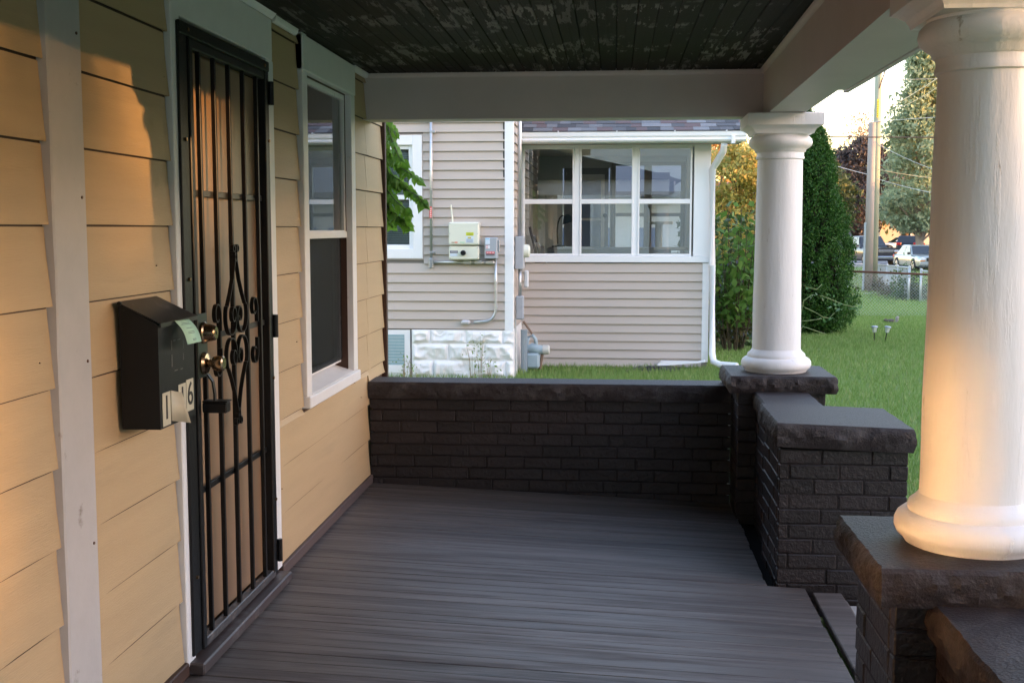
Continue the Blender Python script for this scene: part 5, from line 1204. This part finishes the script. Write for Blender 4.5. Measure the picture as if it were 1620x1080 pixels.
wire((1240, 128, 60), (1620, 118, 60), .012, .1, 'highest thin grey wire crossing behind the green pole', M_wl)

# ================================================================== CARS
M_tyre = mat('tyre_rubber', (.015, .015, .016), .8, .2); M_rim = mat('alloy_rim', (.50, .51, .53), .3, .5, metal=.7); M_cg = mat('car_glass', (.02, .025, .03), .06, .6, coat=.3); M_lens = mat('clear_lens', (.70, .72, .75), .15, .6)
M_red = mat('red_lens', (.55, .02, .02), .2, .6); M_amber = mat('amber_lens', (.70, .22, .03), .2, .6); M_plas = mat('black_plastic_trim', (.02, .02, .022), .55); M_chrome = mat('chrome', (.65, .66, .68), .12, .5, metal=1.)
def car(label, loc, heading, col, L, Wd, Hh, hood, belt, xs, style='sedan', metal=.3, name='parked_car', cat='car', wheel=.33, bed=None, grille='black'):
    """local x forward. xs: x of windscreen foot, roof front, roof rear, rear-window foot (from the centre)"""
    t = thing(name, (loc[0], loc[1], gz(loc[1]) + .025), label, cat); WO[t.name] = Vector((0, 0, 0))
    paint = mat('paint_%02d%02d%02d' % tuple(int(c * 99) for c in col), col, .28, .5, metal=metal, coat=.6)
    w = Wd / 2; gc = .20 if style == 'sedan' else .28; sec = []
    n = 22
    for i in range(n + 1):
        x = -L / 2 + L * i / n; e = min(i, n - i) / n; nose = 1 - max(0, (.09 - e) / .09) ** 2 * .14
        top = belt if x < xs[0] - .1 else belt + (hood - belt) * min(1, (x - xs[0] + .1) / .5)
        if bed is not None and x < bed: top = belt * .99
        if x > L / 2 - .35: top -= (x - (L / 2 - .35)) ** 2 * (.9 if style == 'sedan' else .25)
        if x < -L / 2 + .3 and style == 'sedan': top -= ((-L / 2 + .3) - x) ** 2 * .8
        zb_ = gc + (.10 if e < .04 else 0); ww = w * nose
        sec.append([(x, s_ * a * ww, z) for s_, a, z in ((1, .80, zb_), (1, .97, zb_ + .08), (1, 1.0, zb_ + (top - zb_) * .55), (1, .97, top - .10), (1, .90, top - .02), (1, .5, top + .015), (-1, .5, top + .015), (-1, .90, top - .02), (-1, .97, top - .10), (-1, 1.0, zb_ + (top - zb_) * .55), (-1, .97, zb_ + .08), (-1, .80, zb_))])
    mb = MB()
    for sct in sec: mb.v += sct
    k = 12
    for i in range(n):
        for j in range(k): mb.f.append((i * k + j, i * k + (j + 1) % k, i * k + k + (j + 1) % k, i * k + k + j))
    mb.f += [tuple(range(k)), tuple(range(n * k, n * k + k))[::-1]]
    smooth_by_angle(mb.build('body', paint, t), 35)
    x0, x1, x2, x3 = xs; wb, wt = w * .93, w * .74; zb_, zt = belt - .03, Hh
    def g3(x, z): f_ = (z - zb_) / (zt - zb_); return wb + (wt - wb) * f_
    cab = MB(); base = [(x0, zb_), (x1, zt - .03), (x1 - .15, zt), (x2 + .15, zt), (x2, zt - .03), (x3, zb_)]
    for s_ in (1, -1): cab.v += [(x, s_ * (g3(x, z) - (.06 if z > zt - .01 else 0)), z) for x, z in base]
    for i in range(5): cab.f.append((i, i + 1, i + 7, i + 6))
    cab.f += [tuple(range(6)), tuple(range(6, 12))[::-1]]
    cb = cab.build('cabin', paint, t)
    def quad_on(pts, nm, mt, off, par=cb):
        c = sum((Vector(p) for p in pts), Vector()) / len(pts); MB().quad(*[Vector(p) + Vector(off) for p in pts]).build(nm, mt, par)
    def lerp2(a, b, f_): return (a[0] + (b[0] - a[0]) * f_, a[1] + (b[1] - a[1]) * f_)
    A0, A1 = lerp2((x0, zb_), (x1, zt), .10), lerp2((x0, zb_), (x1, zt), .90); B0, B1 = lerp2((x3, zb_), (x2, zt), .12), lerp2((x3, zb_), (x2, zt), .88)
    quad_on([(A0[0], -g3(*A0) * .90, A0[1]), (A0[0], g3(*A0) * .90, A0[1]), (A1[0], g3(*A1) * .88, A1[1]), (A1[0], -g3(*A1) * .88, A1[1])], 'windscreen', M_cg, (.012, 0, .008))
    quad_on([(B0[0], -g3(*B0) * .88, B0[1]), (B0[0], g3(*B0) * .88, B0[1]), (B1[0], g3(*B1) * .86, B1[1]), (B1[0], -g3(*B1) * .86, B1[1])], 'rear_window', M_cg, (-.012, 0, .008))
    zl, zh = zb_ + .06, zt - .09; fx = lambda z, a, b: a + (b - a) * (z - zb_) / (zt - zb_)
    ea, eb = fx(zl, x0, x1) - .12, fx(zh, x0, x1) - .08; ra, rb = fx(zl, x3, x2) + .14, fx(zh, x3, x2) + .10; mid = (x0 + x3) / 2 + .05
    for s_ in (1, -1):
        for (pa, pb, pc, pd) in ((mid + .04, ea, eb, mid + .04), (ra, mid - .04, mid - .04, rb)): quad_on([(pa, s_ * g3(0, zl), zl), (pb, s_ * g3(0, zl), zl), (pc, s_ * g3(0, zh), zh), (pd, s_ * g3(0, zh), zh)], 'side_window', M_cg, (0, s_ * .008, .001))
        mi = MB().cbox(x0 - .25, x0 - .10, min(s_ * (w * .95), s_ * (w * 1.12)), max(s_ * (w * .95), s_ * (w * 1.12)), belt + .0, belt + .14, .02).build('mirror', M_plas, t)
        for (hx, nm) in ((L * .31, 'front'), (-L * .30, 'rear')):
            yb = s_ * (w - .10); MB().tube([(hx, s_ * (w - .25), wheel), (hx, s_ * (w + .006), wheel)], wheel + .055, 22).build('wheel_arch', M_plas, t)
            wh = MB().tube([(hx, s_ * (w - .20), wheel - .0), (hx, s_ * (w - .18), wheel), (hx, s_ * (w + .0), wheel), (hx, s_ * (w + .018), wheel)], [wheel * .93, wheel, wheel, wheel * .93], 24).build('wheel', M_tyre, t)
            MB().tube([(hx, s_ * (w + .012), wheel), (hx, s_ * (w + .026), wheel), (hx, s_ * (w + .030), wheel)], [wheel * .66, wheel * .62, wheel * .2], 18).build('rim', M_rim, wh)
        hz = hood - (.16 if style == 'sedan' else .20)
        MB().cbox(L / 2 - .16, L / 2 + .012, min(s_ * w * .52, s_ * w * .86), max(s_ * w * .52, s_ * w * .86), hz - .09, hz + .06, .03).build('headlight', M_lens, t)
        MB().cbox(L / 2 - .14, L / 2 + .010, min(s_ * w * .56, s_ * w * .88), max(s_ * w * .56, s_ * w * .88), hz - .15, hz - .095, .015).build('turn_signal', M_amber, t)
        MB().cbox(-L / 2 - .03, -L / 2 + .2, min(s_ * w * .50, s_ * w * .93), max(s_ * w * .55, s_ * w * .93), belt - (.16 if style == 'suv' else .22), belt + (.06 if style == 'suv' else -.04), .03).build('tail_light', M_red, t)
    MB().cbox(L / 2 - .15, L / 2 + .008, -w * .50, w * .50, hood - .32, hood - .10, .02).build('grille', M_plas if grille == 'black' else M_chrome, t)
    if grille == 'bar': MB().cbox(L / 2 - .05, L / 2 + .02, -w * .88, w * .88, hood - .235, hood - .195, .01).build('grille_bar', M_chrome, t)
    MB().cbox(L / 2 - .22, L / 2 + .06, -w * .90, w * .90, gc + .12, gc + .30, .04).build('front_bumper', M_chrome if grille == 'bar' else paint, t)
    MB().cbox(-L / 2 - .05, -L / 2 + .22, -w * .90, w * .90, gc + .12, gc + .32, .04).build('rear_bumper', M_plas if style != 'sedan' else paint, t)
    MB().cbox(-L / 2 - .016, -L / 2 + .02, -.16, .16, belt - .36, belt - .25, .004).build('licence_plate', M_lens, t)
    MB().cbox(-L / 2 - .018, -L / 2 + .02, -w * .5, w * .5, belt - .22, belt - .18, .006).build('tail_trim', M_chrome, t)
    t.rotation_euler = (0, 0, heading); return t
def gpos(x, y): 
    d = _ray(x, y)
    lo, hi = 5., 300.
    for _ in range(60):
        mid = (lo + hi) / 2; p = d * (mid / d.y)
        if p.z + EYE > gz(mid) + .02: lo = mid
        else: hi = mid
    p = d * (lo / d.y); return p.x, lo
p = pY(1374, 416, 78.6)
car('black pickup truck with chrome bumper parked facing the utility poles', (p.x, 78.6), radians(-79), (.018, .02, .028), 5.4, 1.98, 1.84, 1.12, 1.14, (.75, .15, -.85, -1.0), 'truck', .2, 'pickup_truck', 'truck', .39, -1.0, 'bar')
p = pY(1455, 425, 69.5)
car('pale silver-green sedan parked at the street edge near the fence', (p.x, 69.5), radians(-85), (.33, .37, .36), 4.6, 1.78, 1.44, .86, .90, (.95, .25, -1.0, -1.65), 'sedan', .5)
p = pY(1436, 404, 106)
car('dark blue sport utility vehicle with red tail lights seen from behind', (p.x, 106), radians(74), (.03, .045, .075), 4.6, 1.88, 1.70, 1.02, 1.06, (1.05, .45, -1.75, -2.15), 'suv', .3, 'sport_utility_vehicle', 'car', .36)
p = pY(1424, 386, 119)
car('white hatchback parked side-on beyond the dark blue vehicle', (p.x, 119), radians(186), (.62, .66, .70), 4.3, 1.75, 1.48, .90, .94, (.95, .2, -1.2, -1.9), 'sedan', .1)
p = pY(1336, 410, 90)
car('dark sedan half hidden by the arborvitae behind the pickup', (p.x, 90), radians(-80), (.04, .05, .06), 4.6, 1.8, 1.47, .88, .92, (.95, .2, -1.1, -1.75), 'sedan', .2)
p = pY(1330, 385, 112)
car('black van standing behind the dark sedan by the arborvitae', (p.x, 112), radians(-82), (.02, .02, .025), 4.9, 1.95, 2.0, 1.10, 1.15, (1.2, .7, -2.1, -2.3), 'suv', .2, 'parked_van', 'van', .36)
# ---- far low buildings behind the cars
def far_building(x0, x1, y, z1, col, roofc, label, win=True):
    a, b = pY(x0, 380, y).x, pY(x1, 380, y).x; t = thing('far_house', ((a + b) / 2, y, gz(y)), label, 'house')
    wl_ = MB().box(a, b, y, y + 7, gz(y) - .1, z1).build('wall', mat('far_wall_%d' % int(col[0] * 1000), col, .8), t)
    MB().prism([(y - .4, z1), (y + 3.5, z1 + 1.6), (y + 7.4, z1)], a - .4, b + .4, 0).build('roof', mat('far_roof_%d' % int(roofc[0] * 1000), roofc, .85), t)
    n = max(1, int((b - a) / 3.2))
    for i in range(n):
        c = a + (b - a) * (i + .5) / n; w = MB().cbox(c - .55, c + .55, y - .06, y - .002, z1 - 1.75, z1 - .55, .02).build('window', M_vwhite, t); MB().box(c - .45, c + .45, y - .07, y - .061, z1 - 1.65, z1 - .65).build('pane', M_cg, w)
far_building(1326, 1372, 128, 2.2, (.62, .60, .56), (.20, .18, .17), 'pale low house half hidden behind the pickup truck')
far_building(1392, 1475, 136, 2.0, (.60, .52, .44), (.22, .19, .18), 'cream low house behind the white hatchback')
far_building(1130, 1240, 60, 2.3, (.45, .42, .38), (.14, .13, .13), 'grey house far behind the autumn tree')

# ================================================================== TREES
bark = MATS['grey_bark']
x = pY(1168, 350, 46).x
tree('autumn_tree', x, 46, 5.6, 2.3, 1.2, 130, 95, .17, 'round tree in orange and gold autumn colour beyond the sunroom', leaf_mat('autumn_leaves', (.26, .29, .08), (.46, .38, .11), (.60, .37, .12), .5), bark, .16, crad=.55)
x = pY(1140, 350, 52).x
tree('autumn_tree', x, 52, 6.3, 2.0, 1.4, 80, 80, .19, 'orange-red autumn tree behind the gold one', leaf_mat('orange_leaves', (.55, .30, .10), (.70, .42, .15), None, .5), bark, .16, crad=.6)
x = pY(1392, 390, 116).x
tree('purple_tree', x - 2.2, 116, 10.6, 5.6, 1.8, 230, 80, .36, 'dark purple-leaved tree behind the utility poles', leaf_mat('purple_leaves', (.06, .050, .052), (.10, .082, .082), (.14, .105, .09), .25), bark, .35, crad=1.05, gap=.25)
x = pY(1458, 390, 88).x
tree('tall_green_tree', x, 88, 15.5, 5.6, 2.4, 420, 70, .34, 'tall loose green tree standing to the street side of the utility poles', leaf_mat('pale_green_leaves', (.26, .33, .20), (.36, .42, .26), (.48, .46, .26), .4), mat('pale_bark', (.28, .24, .20), .9, .1), .32, crad=.95, cone=True, gap=.05)
x = pY(1342, 390, 134).x
tree('golden_tree', x, 134, 9.2, 4.6, 2.0, 150, 70, .42, 'yellow-brown tree far behind the purple one', leaf_mat('golden_leaves', (.20, .15, .05), (.36, .26, .07), None, .45), bark, .3, crad=1.2, gap=.25)
x = pY(1366, 390, 140).x
tree('bare_tree', x, 142, 15.5, 4.0, 6.5, 70, 30, .30, 'thin half-bare tree rising above the purple one', leaf_mat('sparse_leaves', (.30, .18, .12), (.40, .25, .18), None, .5), bark, .25, crad=1.2, gap=.4)
for i, (px_, Y, h, r, c1, c2, lb) in enumerate(((1210, 95, 8, 4.5, (.10, .12, .03), (.22, .18, .05), 'yellow-green tree behind the far column'), (1290, 100, 8.5, 4.5, (.06, .09, .03), (.13, .14, .05), 'green background tree behind the arborvitae'), (1500, 120, 10, 5, (.08, .10, .04), (.15, .16, .06), 'dull green background tree behind the near column'))):
    x = pY(px_, 390, Y).x; tree('background_tree', x, Y, h, r, 1.5, 90, 60, .45, lb, leaf_mat('bg_leaves_%d' % i, c1, c2, None, .4), bark, .3, crad=1.2)

src = None
for i, (x, y, sc, rz, lb) in enumerate(((34, 96, 1.1, .5, 'green tree beside the car park, left of the row of garages'), (31, 128, 1.35, 1.9, 'tall green tree at the far end of the car park'), (47, 140, 1.3, 3.0, 'green tree behind the far car park corner'), (62, 150, 1.5, 4.1, 'large green tree far beyond the garages'), (24, 150, 1.4, 5.0, 'dull green tree behind the cream low house'), (-6, 64, 1.0, 2.4, 'green tree behind the white house'), (-16, 58, 1.2, .9, 'large green tree behind the neighbouring house'))):
    if src is None: src = tree('street_tree', 0, 0.0, 9.0, 3.8, 2.0, 130, 60, .42, lb, leaf_mat('street_leaves', (.10, .14, .05), (.18, .21, .08), None, .4), bark, .3, crad=1.1); c = src; c['group'] = 'trees beyond the car park'
    else: c = copy_tree(src, (0, 0, 0), 0, lb)
    c.location = (x, y, gz(y)); c.rotation_euler = (0, 0, rz); c.scale = (sc, sc, sc)
for k, (x0, x1, y, lb) in enumerate(((30, 46, 160, 'pale house closing the far end of the car park'), (52, 70, 165, 'grey house to the right of the pale far house'))):
    t = thing('far_house', ((x0 + x1) / 2, y, gz(y)), lb, 'house'); MB().box(x0, x1, y, y + 9, gz(y) - .1, 5.2).build('wall', mat('far_pale_%d' % k, ((.55, .53, .48), (.36, .36, .37))[k], .8), t); MB().prism([(y - .5, 5.2), (y + 4.5, 8.0), (y + 9.5, 5.2)], x0 - .5, x1 + .5, 0).build('roof', mat('far_dark_roof', (.13, .12, .12), .85), t)
    for q in range(4):
        for zz in (.4, 3.0): c = x0 + (x1 - x0) * (q + .5) / 4; w = MB().box(c - .6, c + .6, y - .05, y - .002, zz, zz + 1.5).build('window', M_vwhite, t); MB().box(c - .5, c + .5, y - .06, y - .051, zz + .1, zz + 1.4).build('pane', M_cg, w)
# ================================================================== across the street: unseen houses added to block the evening sun, with one gap
M_bk = mat('red_brick_far', (.24, .12, .09), .8, .2, var=.1, vscale=2); M_rf = mat('grey_roof_far', (.12, .115, .11), .85)
def sun_block_row(y0, y1, label, z1=4.1, x0=40.0, k0=0., k1=0.):
    """k0, k1: how the end walls slant back from the street (slanted along the sun bearing so one beam gets through)"""
    t = thing('sun_block_row', (x0 + 5, (y0 + y1) / 2, -.4), label, 'house', 'unseen sun-blocking rows across the street')
    MB().prism([(x0, y0), (x0 + 10, y0 + k0 * 10), (x0 + 10, y1 + k1 * 10), (x0, y1)], -.6, z1, 2).build('wall', M_bk, t)
    rf = MB(); rf.v = [(x0 - .5, y0, z1), (x0 + 5, y0 + 5 * k0, z1 + 1.1), (x0 + 10.5, y0 + 10.5 * k0, z1), (x0 - .5, y1, z1), (x0 + 5, y1 + 5 * k1, z1 + 1.1), (x0 + 10.5, y1 + 10.5 * k1, z1)]
    rf.f = [(0, 1, 2), (3, 4, 5), (0, 1, 4, 3), (1, 2, 5, 4), (2, 0, 3, 5)]; rf.build('roof', M_rf, t)
    n = max(1, int((y1 - y0) / 3.5))
    for i in range(n):
        c = y0 + (y1 - y0) * (i + .5) / n
        for zz in ((.9, 3.7, 6.4) if z1 > 6 else (.9,)): w = MB().box(x0 - .05, x0 - .002, c - .6, c + .6, zz, zz + 1.6).build('window', M_vwhite, t); MB().box(x0 - .06, x0 - .051, c - .5, c + .5, zz + .1, zz + 1.5).build('pane', M_cg, w)
ts = math.tan(SUN_AZ)
def gap_y(yw): return yw - (40 - XW) * ts              # where the sun ray that reaches the house wall at yw crosses the front of the row
GA, GB = gap_y(1.50), gap_y(4.05)
sun_block_row(GB, 24, 'unseen tall brick row added across the street to block low sun, north of the sun gap', z1=9.0, k0=-ts); sun_block_row(24.02, 92, 'unseen low row of garages added across the street to shade the far yard, beyond the tall row'); sun_block_row(-60, GA, 'unseen brick row added across the street to block low sun, south of the sun gap', z1=9.0, k1=-ts)
t = thing('sun_mask_wall', (40.2, (GA + GB) / 2, -.4), 'unseen brick wall added in the gap to cut off the lower sun beam', 'wall'); MB().box(40.1, 40.4, GA, gap_y(2.47), -.6, 3.1).build('brickwork', M_bk, t); MB().box(40.1, 40.4, gap_y(2.47), GB - .1, -.6, 3.98).build('brickwork', M_bk, t)  # added wall: its two heights trim the foot of the sun beam
# leaf screen added in the gap; its density shapes the wall's sun patch
tz = -.4; ty_ = (gap_y(2.5) + GB) / 2
t = thing('sun_filter_tree', (39.2, ty_, tz), 'unseen leafy tree added in front of the gap to filter the sun', 'tree')
MB().tube([(39.2, ty_, tz), (39.2, ty_, tz + 5.6)], [.05, .02], 6).build('trunk', bark, t)
n = 6400; yy = gap_y(2.36) + (GB + .25 - gap_y(2.36)) * RNG.uniform(0, 1, n)
P = np.stack([39.2 + RNG.uniform(-.4, .4, n), yy + .8 * ts, 2.9 + 2.6 * RNG.uniform(0, 1, n)], 1)
yw = P[:, 1] + (39.2 - XW) * ts; keep = RNG.uniform(0, 1, n) < np.clip(1.0 - .66 * np.clip((yw - 2.95) / .4, 0, 1) - .18 * (yw > 3.62), .12, 1)
place('crown', leaves_mesh('crown', P[keep], .13, leaf_mat('sun_filter_leaves', (.06, .10, .03), (.10, .15, .05), None, .3)), t)

# unseen house behind the viewer, added to block sky glow and its window reflections
t = thing('sky_block_house', (-4, -12, -.3), 'unseen grey-sided house added behind the viewer to block sky glow', 'house')
MB().box(-12, 9.5, -16, -7.5, -.5, 5.6).build('wall', mat('grey_side_wall', (.70, .71, .71), .7), t)
MB().prism([(-12.4, 5.6), (-1.2, 8.2), (9.9, 5.6)], -16.3, -7.2).build('roof', M_rf, t)
for (a, zz) in ((-9, .8), (-5.5, .8), (-1.2, .8), (-9, 3.5), (-5.5, 3.5), (-1.2, 3.5)):
    w = MB().box(a - .6, a + .6, -7.5 + .002, -7.44, zz, zz + 1.6).build('window', M_vwhite, t); MB().box(a - .5, a + .5, -7.439, -7.43, zz + .1, zz + 1.5).build('pane', M_cg, w)
